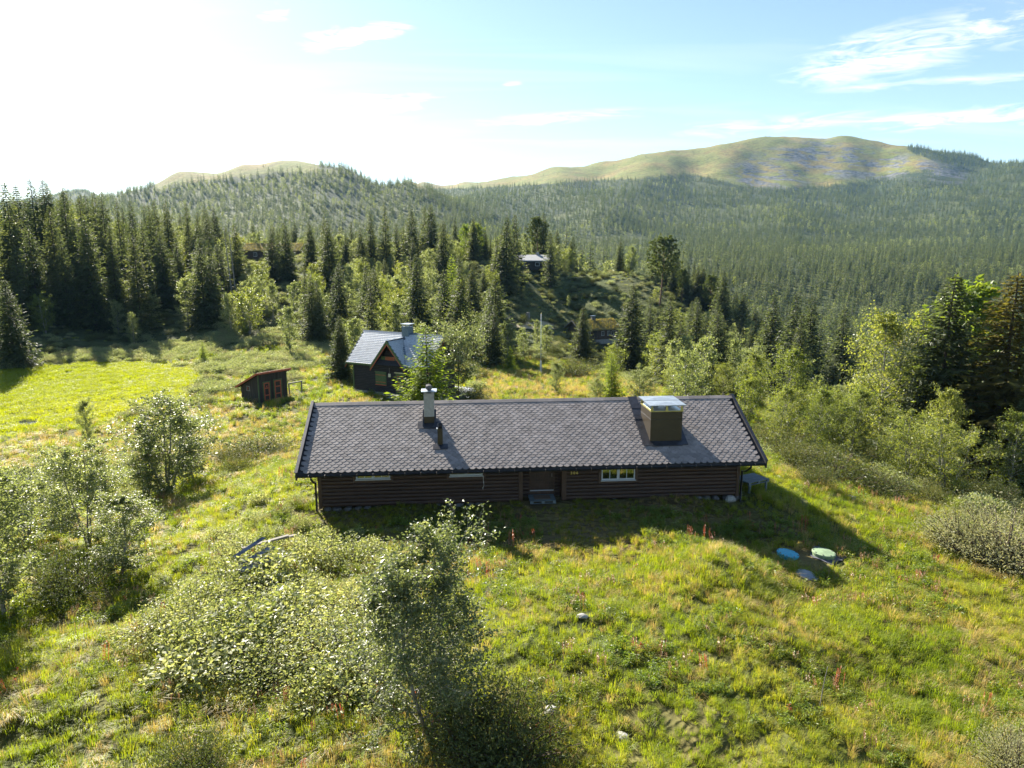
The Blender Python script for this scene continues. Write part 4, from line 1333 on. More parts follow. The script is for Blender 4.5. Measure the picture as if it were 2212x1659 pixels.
def broadleaf(name, H, R, seed, nprim, nsec, nleaf, leaf, base=.14, stems=1, spread=.18, mat='birchleaf', bark='bibark', shape='ovoid', twigs=True, up=.5, aspect=.62):
    """tapered stem(s), limbs, twigs, and a leaf for every spot on the twigs. returns trunk mesh, crown mesh"""
    rg = np.random.default_rng(seed)
    sk = Skel()
    cen = []
    for s in range(stems):
        ang = 2 * pi * s / max(stems, 1) + rg.uniform(0, 1)
        off = 0.0 if stems == 1 else R * rg.uniform(.25, .6)
        Hs = H * (1.0 if s == 0 else rg.uniform(.65, .95))
        tt = np.linspace(0, 1, 9)
        w1, w2 = rg.uniform(-.06, .06, 2) * H
        trunk = np.stack([np.cos(ang) * off * tt ** .8 + w1 * np.sin(tt * 3.0 + seed), np.sin(ang) * off * tt ** .8 + w2 * np.sin(tt * 2.4), tt * Hs], 1)
        trunk -= trunk[0]
        r0 = H * .0135 / sqrt(stems) ** .6
        sk.tube(trunk, r0, r0 * .12, 7)
        for k in range(nprim // stems):
            t = base + (0.98 - base) * ((k + rg.random()) / (nprim // stems))
            u = (t - base) / (1 - base)
            if shape == 'ovoid':
                prof = sin(pi * min(1, (u * .84 + .14))) ** .8
            elif shape == 'round':
                prof = sqrt(max(.02, 1 - (2 * u - .9) ** 2 * .9))
            elif shape == 'bushy':
                prof = min(1.0, 1.08 * (1 - u) ** .55 + .10) * (.75 + .25 * min(1, u / .12))
            else:
                prof = (1 - u) ** .75 + .12
            p0 = np.array([np.interp(t, tt, trunk[:, i]) for i in range(3)])
            az = k * 2.4 + rg.uniform(-.5, .5)
            el = rg.uniform(.25, .75) + .5 * u
            L = R * prof * rg.uniform(.65, 1.15) / max(.55, cos(el))
            L = min(L, R * 1.5)
            d = np.array([cos(az) * cos(el), sin(az) * cos(el), sin(el)])
            q = np.linspace(0, 1, 5)[:, None]
            br = p0 + d * L * q + np.array([0, 0, 1]) * (q ** 2) * L * rg.uniform(-.18, .15)
            rb = r0 * .36 * (1 - .7 * t)
            sk.tube(br, rb, rb * .25, 4)
            for m in range(nsec):
                s_ = rg.uniform(.22, 1.0)
                b0 = np.array([np.interp(s_, q[:, 0], br[:, i]) for i in range(3)])
                d2 = unit(d * .7 + rg.normal(size=3) * .75 + np.array([0, 0, .15]))
                L2 = L * rg.uniform(.18, .42)
                b1 = b0 + d2 * L2
                if twigs:
                    sk.tube(np.stack([b0, (b0 + b1) / 2 + rg.normal(size=3) * L2 * .06, b1]), rb * .28, rb * .1, 3)
                c = b0 + d2 * L2 * rg.uniform(.1, 1.1, (nleaf, 1)) + rg.normal(size=(nleaf, 3)) * spread * (.35 + .65 * L2)
                cen.append(c)
    cen = np.concatenate(cen)
    cen = cen[cen[:, 2] > 0.03]
    V, Fq, var = leaf_quads(cen, leaf, rg, aspect, up)
    crown = mesh_np(name + '_crown', V, Fq, [M[mat]], {'var': ('POINT', 'FLOAT', var)})
    tv, tf = sk.get()
    trunk = mesh_np(name + '_trunk', tv, tf, [M[bark]], None, True)
    return trunk, crown, H


def spruce(name, H, R, seed, layers, nb, ntw, mat='needle', base=.03, twl=.42, tww=.30, droop=.32, ragged=.25, bark='spbark', limb=True):
    rg = np.random.default_rng(seed)
    sk = Skel()
    tt = np.linspace(0, 1, 10)
    wob = rg.uniform(-.008, .008, (10, 2)).cumsum(0) * H * .4
    trunk = np.stack([wob[:, 0], wob[:, 1], tt * H], 1); trunk -= trunk[0]
    sk.tube(trunk, H * .0125, H * .0012, 7)
    P, D, Ln, Wd, S = [], [], [], [], []
    for k in range(layers):
        t = base + (.992 - base) * (k / layers) ** .92
        u = 1 - t
        rad = R * (u ** .72) * (1 - .25 * max(0, (.12 - t) / .12)) + .015 * H * .4
        p0 = np.array([np.interp(t, tt, trunk[:, i]) for i in range(3)])
        n_ = max(4, int(round(nb * (.55 + .45 * u))))
        for b in range(n_):
            if rg.random() < .06:
                continue
            az = k * 1.9 + 2 * pi * b / n_ + rg.uniform(-.3, .3)
            L = rad * rg.uniform(1 - ragged * 1.3, 1 + ragged)
            h = np.array([cos(az), sin(az), 0])
            sd = np.array([-sin(az), cos(az), 0])
            el0 = .35 * t - .10
            pts = []
            for q in np.linspace(0, 1, 5):
                pts.append(p0 + h * L * q + np.array([0, 0, 1]) * L * (el0 * q - droop * q * q * (1 - .6 * t) + .22 * q ** 4) + sd * 0)
            pts = np.array(pts)
            if limb:
                sk.tube(pts[[0, 2, 4]], H * .0022 * (u + .2), H * .0006, 3)
            m = max(3, int(ntw * (.35 + .65 * L / R)))
            qs = np.linspace(.10, 1.0, m)
            pp = np.stack([np.interp(qs, np.linspace(0, 1, 5), pts[:, i]) for i in range(3)], 1)
            sgn = np.where(np.arange(m) % 2, 1, -1)[:, None]
            dd = unit(h * rg.uniform(.45, .95, (m, 1)) + sgn * sd * rg.uniform(.45, 1.0, (m, 1)) + np.array([0, 0, 1]) * rg.uniform(-.55, .12, (m, 1)))
            dd[-1] = unit(h + np.array([0, 0, .15]))
            ll = twl * H / 14 * (.30 + .20 * u ** .5 + .75 * (L / R)) * rg.uniform(.6, 1.3, m) * (1.1 - .45 * qs)
            P.append(pp); D.append(dd); Ln.append(ll); Wd.append(ll * tww * rg.uniform(.8, 1.3, m)); S.append(np.repeat(sd[None], m, 0))
    # leader
    m = 8
    P.append(np.stack([np.zeros(m) + trunk[-1, 0], np.zeros(m) + trunk[-1, 1], np.linspace(.955, .995, m) * H], 1))
    a = rg.uniform(0, 2 * pi, m)
    D.append(unit(np.stack([np.cos(a) * .5, np.sin(a) * .5, np.ones(m) * .8], 1)))
    Ln.append(np.full(m, .018 * H)); Wd.append(np.full(m, .007 * H)); S.append(np.stack([-np.sin(a), np.cos(a), 0 * a], 1))
    P, D, Ln, Wd, S = map(np.concatenate, (P, D, Ln, Wd, S))
    n = len(P)
    nv = unit(np.array([0, 0, 1]) + rg.normal(size=(n, 3)) * .55)
    B = unit(np.cross(D, nv))
    Ln = Ln[:, None]; Wd = Wd[:, None]
    mid = P + D * Ln * .55
    V = np.stack([P, mid + B * Wd * .5, P + D * Ln + np.array([0, 0, -.12]) * Ln, mid - B * Wd * .5], 1).reshape(-1, 3)
    tip = np.clip(np.hypot(P[:, 0], P[:, 1]) / R, 0, 1)
    var = np.repeat(np.clip(.25 + .35 * tip + rg.uniform(-.3, .4, n), 0, 1), 4)
    crown = mesh_np(name + '_crown', V, np.arange(4 * n).reshape(n, 4), [M[mat]], {'var': ('POINT', 'FLOAT', var)})
    tv, tf = sk.get()
    return mesh_np(name + '_trunk', tv, tf, [M[bark]], None, True), crown, H


def pine(name, H, R, seed):
    rg = np.random.default_rng(seed)
    sk = Skel()
    tt = np.linspace(0, 1, 9)
    tr = np.stack([.03 * H * np.sin(tt * 3 + seed), .02 * H * np.sin(tt * 2), tt * H], 1); tr -= tr[0]
    sk.tube(tr, H * .014, H * .003, 7)
    cen, dirs = [], []
    for k in range(46):
        t = .42 + .56 * (k + rg.random()) / 46
        p0 = np.array([np.interp(t, tt, tr[:, i]) for i in range(3)])
        az = k * 2.4; u = (t - .42) / .58
        L = R * (sin(pi * (u * .75 + .22)) ** .8) * rg.uniform(.6, 1.15)
        h = np.array([cos(az), sin(az), 0])
        q = np.linspace(0, 1, 5)[:, None]
        br = p0 + h * L * q + np.array([0, 0, 1]) * L * (.05 * q + .35 * q ** 2)
        sk.tube(br, H * .0035, H * .001, 4)
        for m in range(9):
            s = rg.uniform(.45, 1.05)
            c = p0 + h * L * s + np.array([0, 0, 1]) * L * (.05 * s + .35 * s * s) + rg.normal(size=3) * np.array([.22, .22, .12]) * R * .55
            d = unit(rg.normal(size=(16, 3)) + np.array([0, 0, .8]) + h * .4)
            cen.append(c + d * .02 * H * .6); dirs.append(d)
    cen, dirs = np.concatenate(cen), np.concatenate(dirs)
    V, Fq, var = leaf_quads(cen, .036 * H, rg, .30, .3, dirs)
    tv, tf = sk.get()
    return mesh_np(name + '_trunk', tv, tf, [M['pibark']], None, True), mesh_np(name + '_crown', V, Fq, [M['needlepine']], {'var': ('POINT', 'FLOAT', var)}), H


def bushy(name, H, R, seed, nst, nleaf, leaf, mat, aspect=.5, bark='twig', upright=.6, shellr=.5, up=.8, tall=1.0):
    """many stems from one root, leaves mostly towards the outside"""
    rg = np.random.default_rng(seed)
    sk = Skel(); cen, dirs = [], []
    lobes = rg.uniform(.75, 1.2, 7)
    for k in range(nst):
        az = k * 2.4 + rg.uniform(-.3, .3)
        rho = sqrt((k + .5) / nst)
        lob = np.interp((az % (2 * pi)) / (2 * pi) * 6, np.arange(7), np.concatenate([lobes[:6], lobes[:1]]))
        top = np.array([cos(az) * R * rho * lob, sin(az) * R * rho * lob, H * (1 - .62 * rho ** 2.2) * rg.uniform(.72, 1.08) * tall])
        q = np.linspace(0, 1, 5)[:, None]
        st_ = top * np.array([1, 1, 0]) * (q ** (1 + upright)) + np.array([0, 0, 1]) * top[2] * q + np.array([cos(az), sin(az), 0]) * R * .12
        sk.tube(st_, R * .014, R * .004, 3)
        s = shellr + (1.04 - shellr) * rg.random(nleaf) ** .7
        c = np.stack([np.interp(s, q[:, 0], st_[:, i]) for i in range(3)], 1)
        c += rg.normal(size=(nleaf, 3)) * np.array([.14, .14, .11]) * R * (.55 + .45 * s[:, None])
        cen.append(c)
        dirs.append(unit(rg.normal(size=(nleaf, 3)) * .7 + np.array([cos(az) * .6, sin(az) * .6, .5])))
    cen, dirs = np.concatenate(cen), np.concatenate(dirs)
    k = cen[:, 2] > .02
    V, Fq, var = leaf_quads(cen[k], leaf, rg, aspect, up, dirs[k])
    tv, tf = sk.get()
    return mesh_np(name + '_stems', tv, tf, [M[bark]], None, True), mesh_np(name + '_foliage', V, Fq, [M[mat]], {'var': ('POINT', 'FLOAT', var)}), H


def blades(name, n, h, rad, lean, wid, mat, seed, droop=.5):
    rg = np.random.default_rng(seed)
    a = rg.uniform(0, 2 * pi, n); rr = rad * np.sqrt(rg.random(n))
    base = np.stack([np.cos(a) * rr, np.sin(a) * rr, np.zeros(n) - .02], 1)
    hh = h * rg.uniform(.5, 1.15, n)[:, None]
    az = a + rg.uniform(-.9, .9, n)
    out = np.stack([np.cos(az), np.sin(az), 0 * az], 1) * rg.uniform(.15, .55, (n, 1)) + np.array([lean[0], lean[1], 0]) * rg.uniform(.6, 1.3, (n, 1))
    side = unit(np.cross(out + np.array([0, 0, .01]), np.array([0, 0, 1.0]))) * wid * .5
    mid = base + np.array([0, 0, .62]) * hh + out * hh * .38
    tip = base + np.array([0, 0, 1.0 - droop * .5]) * hh + out * hh * (.9 + droop * .5)
    V = np.stack([base - side, base + side, mid + side * .8, mid - side * .8, tip], 1).reshape(-1, 3)
    i = np.arange(n) * 5
    q = np.stack([i, i + 1, i + 2, i + 3], 1); t = np.stack([i + 3, i + 2, i + 4], 1)
    return mesh_np(name, V, [q, t], [M[mat]], {'var': ('POINT', 'FLOAT', np.repeat(rg.random(n), 5))})


def herb(name, H, R, nst, nl, leaf, mat, seed, aspect=.5, up=1.2):
    rg = np.random.default_rng(seed)
    cen, dr = [], []
    for k in range(nst):
        a = rg.uniform(0, 2 * pi); r_ = R * sqrt(rg.random())
        b = np.array([cos(a) * r_, sin(a) * r_, 0])
        s = np.linspace(.25, 1, nl)
        hh = H * rg.uniform(.6, 1.1)
        th = np.arange(nl) * 2.4 + a
        c = b + np.stack([np.cos(th) * leaf * .55, np.sin(th) * leaf * .55, s * hh], 1)
        cen.append(c); dr.append(np.stack([np.cos(th), np.sin(th), 0 * th + .1], 1))
    cen, dr = np.concatenate(cen), np.concatenate(dr)
    V, Fq, var = leaf_quads(cen, leaf, rg, aspect, up, dr)
    return mesh_np(name, V, Fq, [M[mat]], {'var': ('POINT', 'FLOAT', var)})


def stalks(name, n, H, rad, mat, seed):
    rg = np.random.default_rng(seed)
    V, Fq = [], []
    for k in range(n):
        a = rg.uniform(0, 2 * pi); r_ = rad * sqrt(rg.random())
        b = np.array([cos(a) * r_, sin(a) * r_, 0]); h = H * rg.uniform(.6, 1.1)
        ln = rg.normal(size=2) * .08 * h
        tip = b + np.array([ln[0], ln[1], h])
        s = np.array([.004, 0, 0]); o = len(V)
        V += [b - s, b + s, tip + s, tip - s]; Fq.append((o, o + 1, o + 2, o + 3))
        for j in range(9):
            q = .62 + .38 * j / 9
            c = b + (tip - b) * q
            th = rg.uniform(0, 2 * pi); d = np.array([cos(th) * .05, sin(th) * .05, .03]) * (1.5 - q)
            e = np.array([-sin(th), cos(th), .3]) * .014
            o = len(V)
            V += [c, c + d * .6 + e, c + d, c + d * .6 - e]; Fq.append((o, o + 1, o + 2, o + 3))
    V = np.array(V)
    return mesh_np(name, V, np.array(Fq), [M[mat]], {'var': ('POINT', 'FLOAT', rg.random(len(V)))})


def joined(name, tv):
    """trunk + crown as one mesh, for masses"""
    tr, cr, H = tv
    def arr(me):
        v = np.empty(len(me.vertices) * 3, np.float32); me.vertices.foreach_get('co', v)
        l = np.empty(len(me.loops), np.int32); me.loops.foreach_get('vertex_index', l)
        return v.reshape(-1, 3), l.reshape(-1, 4)
    v1, f1 = arr(tr); v2, f2 = arr(cr)
    va = np.empty(len(cr.vertices), np.float32); cr.attributes['var'].data.foreach_get('value', va)
    me = mesh_np(name, np.concatenate([v2, v1]), [f2, f1 + len(v2)], [cr.materials[0], tr.materials[0]],
                 {'var': ('POINT', 'FLOAT', np.concatenate([va, np.zeros(len(v1))]))})
    me.polygons.foreach_set('material_index', np.concatenate([np.zeros(len(f2)), np.ones(len(f1))]).astype(np.int32))
    return me


def scatter(name, protos, pts, rz, scale, idx, kind='stuff', tilt=0.0, wide=None):
    """one object: a cloud of points that carries instances (plants nobody could count)"""
    n = len(pts)
    rg = np.random.default_rng(len(name) * 7 + n)
    rot = np.stack([rg.normal(size=n) * tilt, rg.normal(size=n) * tilt, rz], 1)
    sc = np.repeat(np.asarray(scale)[:, None], 3, 1)
    if wide is not None:
        sc[:, :2] *= np.asarray(wide)[:, None]
    me = mesh_np(name, pts, [], [], {'rot': ('POINT', 'FLOAT_VECTOR', rot), 'scl': ('POINT', 'FLOAT_VECTOR', sc), 'pick': ('POINT', 'INT', idx)})
    o = obj(name, me)
    tag(o, kind=kind)
    g = bpy.data.node_groups.new(name, 'GeometryNodeTree')
    g.interface.new_socket('Geometry', in_out='INPUT', socket_type='NodeSocketGeometry')
    g.interface.new_socket('Geometry', in_out='OUTPUT', socket_type='NodeSocketGeometry')
    nd, lk = g.nodes, g.links
    gi, go = nd.new('NodeGroupInput'), nd.new('NodeGroupOutput')
    out = None
    for k, pm in enumerate(protos):
        po = bpy.data.objects.new(name + '_source', pm)
        oi = nd.new('GeometryNodeObjectInfo'); oi.inputs['Object'].default_value = po; oi.inputs['As Instance'].default_value = True
        def na(nm, typ):
            a = nd.new('GeometryNodeInputNamedAttribute'); a.data_type = typ; a.inputs['Name'].default_value = nm
            return a.outputs['Attribute']
        cmp_ = nd.new('FunctionNodeCompare'); cmp_.data_type = 'INT'; cmp_.operation = 'EQUAL'
        ins = [s for s in cmp_.inputs if s.enabled]
        lk.new(na('pick', 'INT'), ins[0]); ins[1].default_value = k
        ip = nd.new('GeometryNodeInstanceOnPoints')
        lk.new(gi.outputs[0], ip.inputs['Points']); lk.new(cmp_.outputs[0], ip.inputs['Selection'])
        lk.new(oi.outputs['Geometry'], ip.inputs['Instance'])
        lk.new(na('rot', 'FLOAT_VECTOR'), ip.inputs['Rotation']); lk.new(na('scl', 'FLOAT_VECTOR'), ip.inputs['Scale'])
        if out is None:
            jn = nd.new('GeometryNodeJoinGeometry'); out = jn
        lk.new(ip.outputs[0], out.inputs[0])
    lk.new(out.outputs[0], go.inputs[0])
    md = o.modifiers.new('scatter', 'NODES'); md.node_group = g
    return o


# ------------------------------------------------------------------ kinds
K = {}
K['birch_hero'] = [broadleaf('birch_hero', 5.0, 1.55, 101, 84, 11, 30, .082, .03, 2, .11, 'heroleaf', shape='bushy')]
K['birch_near'] = [broadleaf('birch_near', 6.0, 1.5, 111, 48, 8, 28, .095, .13, 1, .13),
                   broadleaf('birch_near', 6.0, 1.8, 112, 54, 8, 26, .095, .08, 3, .13),
                   broadleaf('birch_near', 6.0, 1.3, 113, 44, 8, 28, .095, .16, 1, .13)]
K['birch_grey'] = [broadleaf('birch_grey', 6.0, 1.9, 121, 56, 9, 30, .105, .06, 4, .13, 'greyleaf'),
                   broadleaf('birch_grey', 6.0, 1.5, 122, 48, 9, 30, .105, .12, 1, .13, 'greyleaf')]
K['birch_mid'] = [broadleaf('birch_mid', 8.0, 1.8, 131, 38, 6, 17, .23, .10, 1, .20, 'greyleaf', twigs=False),
                  broadleaf('birch_mid', 8.0, 2.1, 132, 40, 6, 17, .23, .05, 2, .22, 'greyleaf', twigs=False),
                  broadleaf('birch_mid', 8.0, 1.5, 133, 36, 6, 17, .23, .12, 1, .20, 'greyleaf', twigs=False),
                  broadleaf('birch_mid', 8.0, 2.3, 134, 44, 6, 17, .23, .04, 3, .22, 'birchleaf', twigs=False)]
K['birch_lime'] = [broadleaf('birch_lime', 7.0, 1.6, 141, 40, 6, 16, .24, .08, 1, .2, 'limeleaf', twigs=False)]
K['round_tree'] = [broadleaf('round_tree', 6.0, 2.7, 151, 50, 7, 22, .17, .28, 1, .2, 'heroleaf', bark='twig', shape='round')]
K['spruce'] = [spruce('spruce', 14, 2.9, 201, 52, 9, 18, twl=.68, tww=.40), spruce('spruce', 14, 2.5, 202, 50, 9, 17, twl=.64, tww=.40, ragged=.35),
               spruce('spruce', 14, 3.3, 203, 52, 9, 19, twl=.70, tww=.40, droop=.42), spruce('spruce', 14, 2.2, 204, 48, 8, 16, twl=.60, tww=.42, base=.08, ragged=.4)]
K['spruce_near'] = [spruce('spruce_near', 10, 2.3, 211, 56, 10, 28, twl=.66, tww=.32), spruce('spruce_near', 10, 2.0, 212, 54, 10, 26, twl=.64, tww=.34, ragged=.35)]
K['spruce_gold'] = [spruce('spruce_gold', 10, 2.1, 214, 54, 10, 26, 'needlegold', twl=.64, tww=.34, ragged=.35)]
K['spruce_young'] = [spruce('spruce_young', 6, 1.6, 221, 34, 10, 18, 'needleyoung', twl=.80, tww=.34, droop=.1), spruce('spruce_young', 6, 1.15, 222, 30, 9, 16, 'needleyoung', twl=.75, tww=.34, droop=.1)]
K['pine'] = [pine('pine', 12, 3.0, 301), pine('pine', 12, 2.6, 302)]
K['juniper'] = [bushy('juniper', 1.3, 1.0, 401, 60, 70, .085, 'juniper', .28, upright=.2, shellr=.25), bushy('juniper', 1.0, 1.2, 402, 60, 70, .085, 'juniper', .28, upright=.2, shellr=.25)]
K['shrub'] = [bushy('shrub', 1.25, 1.15, 411 + q, 34 + 8 * q, (46, 52, 34)[q], (.10, .085, .14)[q], 'shrubleaf', (.6, .5, .7)[q], up=.5, shellr=.2, upright=(.3, .1, .5)[q]) for q in range(3)]
K['willow'] = [bushy('willow', 1.6, 1.5, 421, 110, 60, .075, 'willowleaf', .32, upright=.4, shellr=.35), bushy('willow', 1.4, 1.7, 422, 110, 60, .075, 'willowleaf', .32, upright=.4, shellr=.35)]


def plant(kind, var, x, y, height, name, label=None, cat=None, group=None, rz=None, wide=1.0, sink=.06, parts=('trunk', 'crown'), z=None):
    tr, cr, H = K[kind][var % len(K[kind])]
    r_ = empty(name, (x, y, (gz(x, y) if z is None else z) - sink), random.uniform(0, 6.28) if rz is None else rz, label, cat, group)
    s = height / H
    r_.scale = (s * wide, s * wide, s)
    obj(parts[0], tr, r_)
    obj(parts[1], cr, r_)
    return r_


def by_top(px, top_y, Y):
    """x, y and height of a tree whose tip is at that picture point, standing at distance Y"""
    p = at_y(px, top_y, Y)
    return p[0], p[1], p[2] - gz(p[0], p[1])


def by_base(px, py, top_y):
    g = on_ground(px, py)
    t = at_y(px, top_y, g[1])
    return g[0], g[1], t[2] - g[2]


NEAR_SPOTS = []
NAMED = []         # x, y, height of the trees that stand out
SPR, BIR = [], []          # candidates for the forest: (x, y, h, zone)


# ---- trees that can be told apart
def sp_top(px, ty, Y, label, kind='spruce', name='spruce_tree', cat='spruce', group=None, wide=1.0, var=None):
    x, y, h = by_top(px, ty, Y)
    NEAR_SPOTS.append((x, y)); NAMED.append((x, y, h))
    return plant(kind, random.randrange(4) if var is None else var, x, y, max(h, 1.0), name, label, cat, group, wide=wide)


def sp_base(px, py, ty, label, kind='spruce', name='spruce_tree', cat='spruce', group=None, wide=1.0, var=None, parts=('trunk', 'crown')):
    x, y, h = by_base(px, py, ty)
    NEAR_SPOTS.append((x, y)); NAMED.append((x, y, h))
    return plant(kind, random.randrange(4) if var is None else var, x, y, max(h, .4), name, label, cat, group, wide=wide, parts=parts)


# left stand: skyline spruces
GL = 'spruces of the stand beyond the bog'
LL = 'tall dark spruce in the dense stand behind the yellow bog'
for (px, ty, Y) in [(7, 393, 122), (33, 398, 134), (99, 393, 146), (134, 408, 138), (167, 424, 128), (183, 419, 150), (201, 411, 152), (216, 414, 140),
                    (251, 429, 146), (280, 431, 158), (310, 442, 160), (320, 441, 148), (332, 431, 165), (284, 495, 124), (59, 482, 116), (106, 442, 124),
                    (152, 456, 130), (181, 469, 121), (305, 475, 135), (235, 480, 126), (128, 500, 118), (30, 520, 118), (345, 500, 140), (380, 510, 150)]:
    sp_top(px, ty, Y, LL, group=GL, wide=random.uniform(.72, .95))
sp_top(63, 386, 140, 'tall slim spruce, left of the two tallest tips standing up at the far left skyline')
sp_top(91, 386, 143, 'tallest double-tipped spruce of the left stand, right of the two high tips')
sp_top(356, 431, 170, 'slender spruce rising above the right end of the left stand')
sp_top(401, 459, 172, 'bushy spruce standing alone just right of the left stand, against the far hill')
sp_base(445, 706, 515, 'broad dark spruce at the edge of the meadow, right end of the left stand', var=2)
sp_base(33, 792, 601, 'dark spruce at the left picture edge, beside the bog', var=2, wide=1.1)
sp_base(440, 787, 737, 'small lone young spruce standing in the willow scrub by the bog', 'spruce_young', var=0)
# middle distance
sp_top(505, 482, 150, 'spruce next to the two bare dead trunks')
sp_top(584, 492, 158, 'left spruce of the trio in front of the far turf-roofed cabin')
sp_top(599, 495, 166, 'low middle spruce of the trio in front of the far turf-roofed cabin')
sp_top(614, 474, 156, 'tallest spruce of the trio in front of the far turf-roofed cabin')
sp_top(667, 475, 170, 'slim spruce at the right end of the far turf-roofed cabin')
sp_top(706, 472, 150, 'tall spruce with a pointed crown just right of the far turf-roofed cabin')
sp_base(677, 742, 592, 'dark double-tipped spruce at the back edge of the meadow, left of the gabled house', var=2)
sp_base(690, 738, 603, 'smaller dark spruce against the right side of the double-tipped spruce', var=0)
sp_base(738, 823, 679, 'broad spruce beside the left corner of the gabled house', 'spruce_near', var=0, wide=1.05)
sp_top(730, 567, 118, 'dark spruce up the slope between the meadow and the far turf roof')
sp_base(795, 712, 570, 'left one of two close dark spruces directly behind the gabled house', var=0)
sp_base(813, 712, 572, 'right one of two close dark spruces directly behind the gabled house', var=2)
GK = 'spruces on the crest of the wooded knoll'
LK = 'spruce standing among birches along the crest of the wooded knoll'
for (px, ty, Y) in [(798, 455, 196), (831, 440, 190), (888, 448, 200), (916, 445, 205), (930, 440, 198), (856, 482, 206), (870, 488, 208), (1022, 468, 200), (1036, 472, 206), (1048, 486, 206),
                    (768, 500, 200), (745, 505, 185)]:
    sp_top(px, ty, Y, LK, group=GK, wide=random.uniform(.85, 1.1))
sp_top(957, 475, 172, 'tall spruce on the knoll face, left of the bright green birches')
sp_top(1094, 465, 168, 'tall spruce left of the grey-roofed house on the knoll')
sp_top(1113, 462, 178, 'tall spruce touching the left side of the grey-roofed house')
sp_top(1174, 459, 206, 'dark broad spruce behind the grey-roofed house on the knoll', wide=1.2)
sp_top(1190, 496, 185, 'slim spruce on the slope right of the grey-roofed house')
sp_top(1161, 469, 204, 'pine with a rounded crown right behind the grey-roofed house', 'pine', 'pine_tree', 'pine')
sp_top(898, 545, 122, 'dark spruce on the slope above the chimney of the gabled house')
sp_top(960, 579, 110, 'dark slim spruce behind the slate roof of the gabled house')
sp_top(992, 579, 104, 'dark ragged spruce behind the round tree of the gabled house')
sp_top(1070, 591, 108, 'brownish spruce left of the flagpole, on the knoll foot', wide=1.15)
sp_top(975, 550, 125, 'bright green young spruce on the knoll, between two dark spruces', 'spruce_young', var=1)
sp_base(1102, 798, 746, 'small bright green spruce on the meadow left of the flagpole', 'spruce_young', var=0)
sp_base(1258, 783, 663, 'dark spruce in front of the nearer turf-roofed cabin', 'spruce_near', var=0, wide=1.1)
sp_base(1362, 812, 612, 'large dark spruce right of the nearer turf-roofed cabin', 'spruce_near', var=1, wide=1.15)
sp_base(1425, 662, 512, 'tall pine with a bare trunk on the shady knoll slope', 'pine', 'pine_tree', 'pine', var=0)
sp_base(1472, 652, 582, 'small dark pine right of the tall bare-trunked pine', 'pine', 'pine_tree', 'pine', var=1)
sp_base(1534, 697, 595, 'dark pine at the right foot of the knoll', 'pine', 'pine_tree', 'pine', var=1)
sp_top(1564, 580, 170, 'thin dark spruce right of the knoll foot pine')
for (px, ty, Y, lb) in [(1673, 630, 120, 'leftmost of three brown spruces above the right end of the cabin roof'), (1721, 632, 112, 'middle one of three brown spruces above the right end of the cabin roof'),
                        (1755, 636, 116, 'rightmost of three brown spruces above the right end of the cabin roof'), (1826, 660, 125, 'spruce directly left of the tall yellow-green birch'),
                        (1948, 744, 95, 'small dark spruce right of the tall yellow-green birch')]:
    sp_top(px, ty, Y, lb)
sp_top(2063, 587, 52, 'large dark green spruce rising high among the birches at the right', 'spruce_near', var=0, wide=1.25)
sp_top(2205, 585, 50, 'big brownish spruce cut off by the right picture edge', 'spruce_gold', var=0, wide=1.45)
sp_base(2019, 1020, 812, 'dark spruce hidden among the birches at the right forest edge', 'spruce_near', var=1)
sp_top(920, 700, 54.5, 'young light green spruce in front of the gabled house', 'spruce_young', var=0, wide=1.35)
sp_top(905, 800, 53.5, 'low light green spruce at the foot of the gabled house', 'spruce_young', var=0, wide=1.6)
sp_base(992, 866, 736, 'round-crowned leafy tree beside the gabled house and its gravel yard', 'round_tree', 'leafy_tree', 'tree', var=0)
sp_top(1000, 490, 205, 'left one of two lime green birch tops on the knoll crest', 'birch_lime', 'birch_tree', 'birch')
sp_top(1010 + 18, 487, 203, 'right one of two lime green birch tops on the knoll crest', 'birch_lime', 'birch_tree', 'birch')
sp_top(2140, 640, 58, 'lime green birch between the two big spruces at the right', 'birch_lime', 'birch_tree', 'birch', wide=1.2)
sp_base(627, 768, 668, 'slim yellow-green birch pair at the back of the meadow, left of the dark spruces', 'birch_mid', 'birch_tree', 'birch', var=2)
sp_base(540, 722, 622, 'broad silvery birch at the back edge of the meadow', 'birch_mid', 'birch_tree', 'birch', var=3, wide=1.25)
sp_base(500, 724, 640, 'bushy silvery birch touching the broad silvery birch', 'birch_mid', 'birch_tree', 'birch', var=1)
# ---- near birches on the right
sp_base(1893, 1000, 700, 'tall yellow-green birch with a white stem right of the cabin', 'birch_near', 'birch_tree', 'birch', var=0, wide=1.0)
sp_base(2090, 1036, 758, 'tall birch in the thicket near the right picture edge', 'birch_near', 'birch_tree', 'birch', var=1)
sp_base(1707, 955, 762, 'grey-green birch just behind the right end of the cabin roof', 'birch_near', 'birch_tree', 'birch', var=2, wide=1.1)
sp_base(1800, 985, 850, 'bushy birch between the cabin and the white-stemmed birch', 'birch_near', 'birch_tree', 'birch', var=1)
sp_base(1960, 1050, 880, 'leafy birch in front of the white-stemmed birch, at the meadow edge', 'birch_near', 'birch_tree', 'birch', var=1, wide=1.2)
sp_base(2180, 1060, 860, 'birch leaning out of the right picture edge above the willow bush', 'birch_near', 'birch_tree', 'birch', var=0)
sp_base(2040, 1075, 900, 'low bushy birch at the foot of the right thicket', 'birch_near', 'birch_tree', 'birch', var=1, wide=1.3)
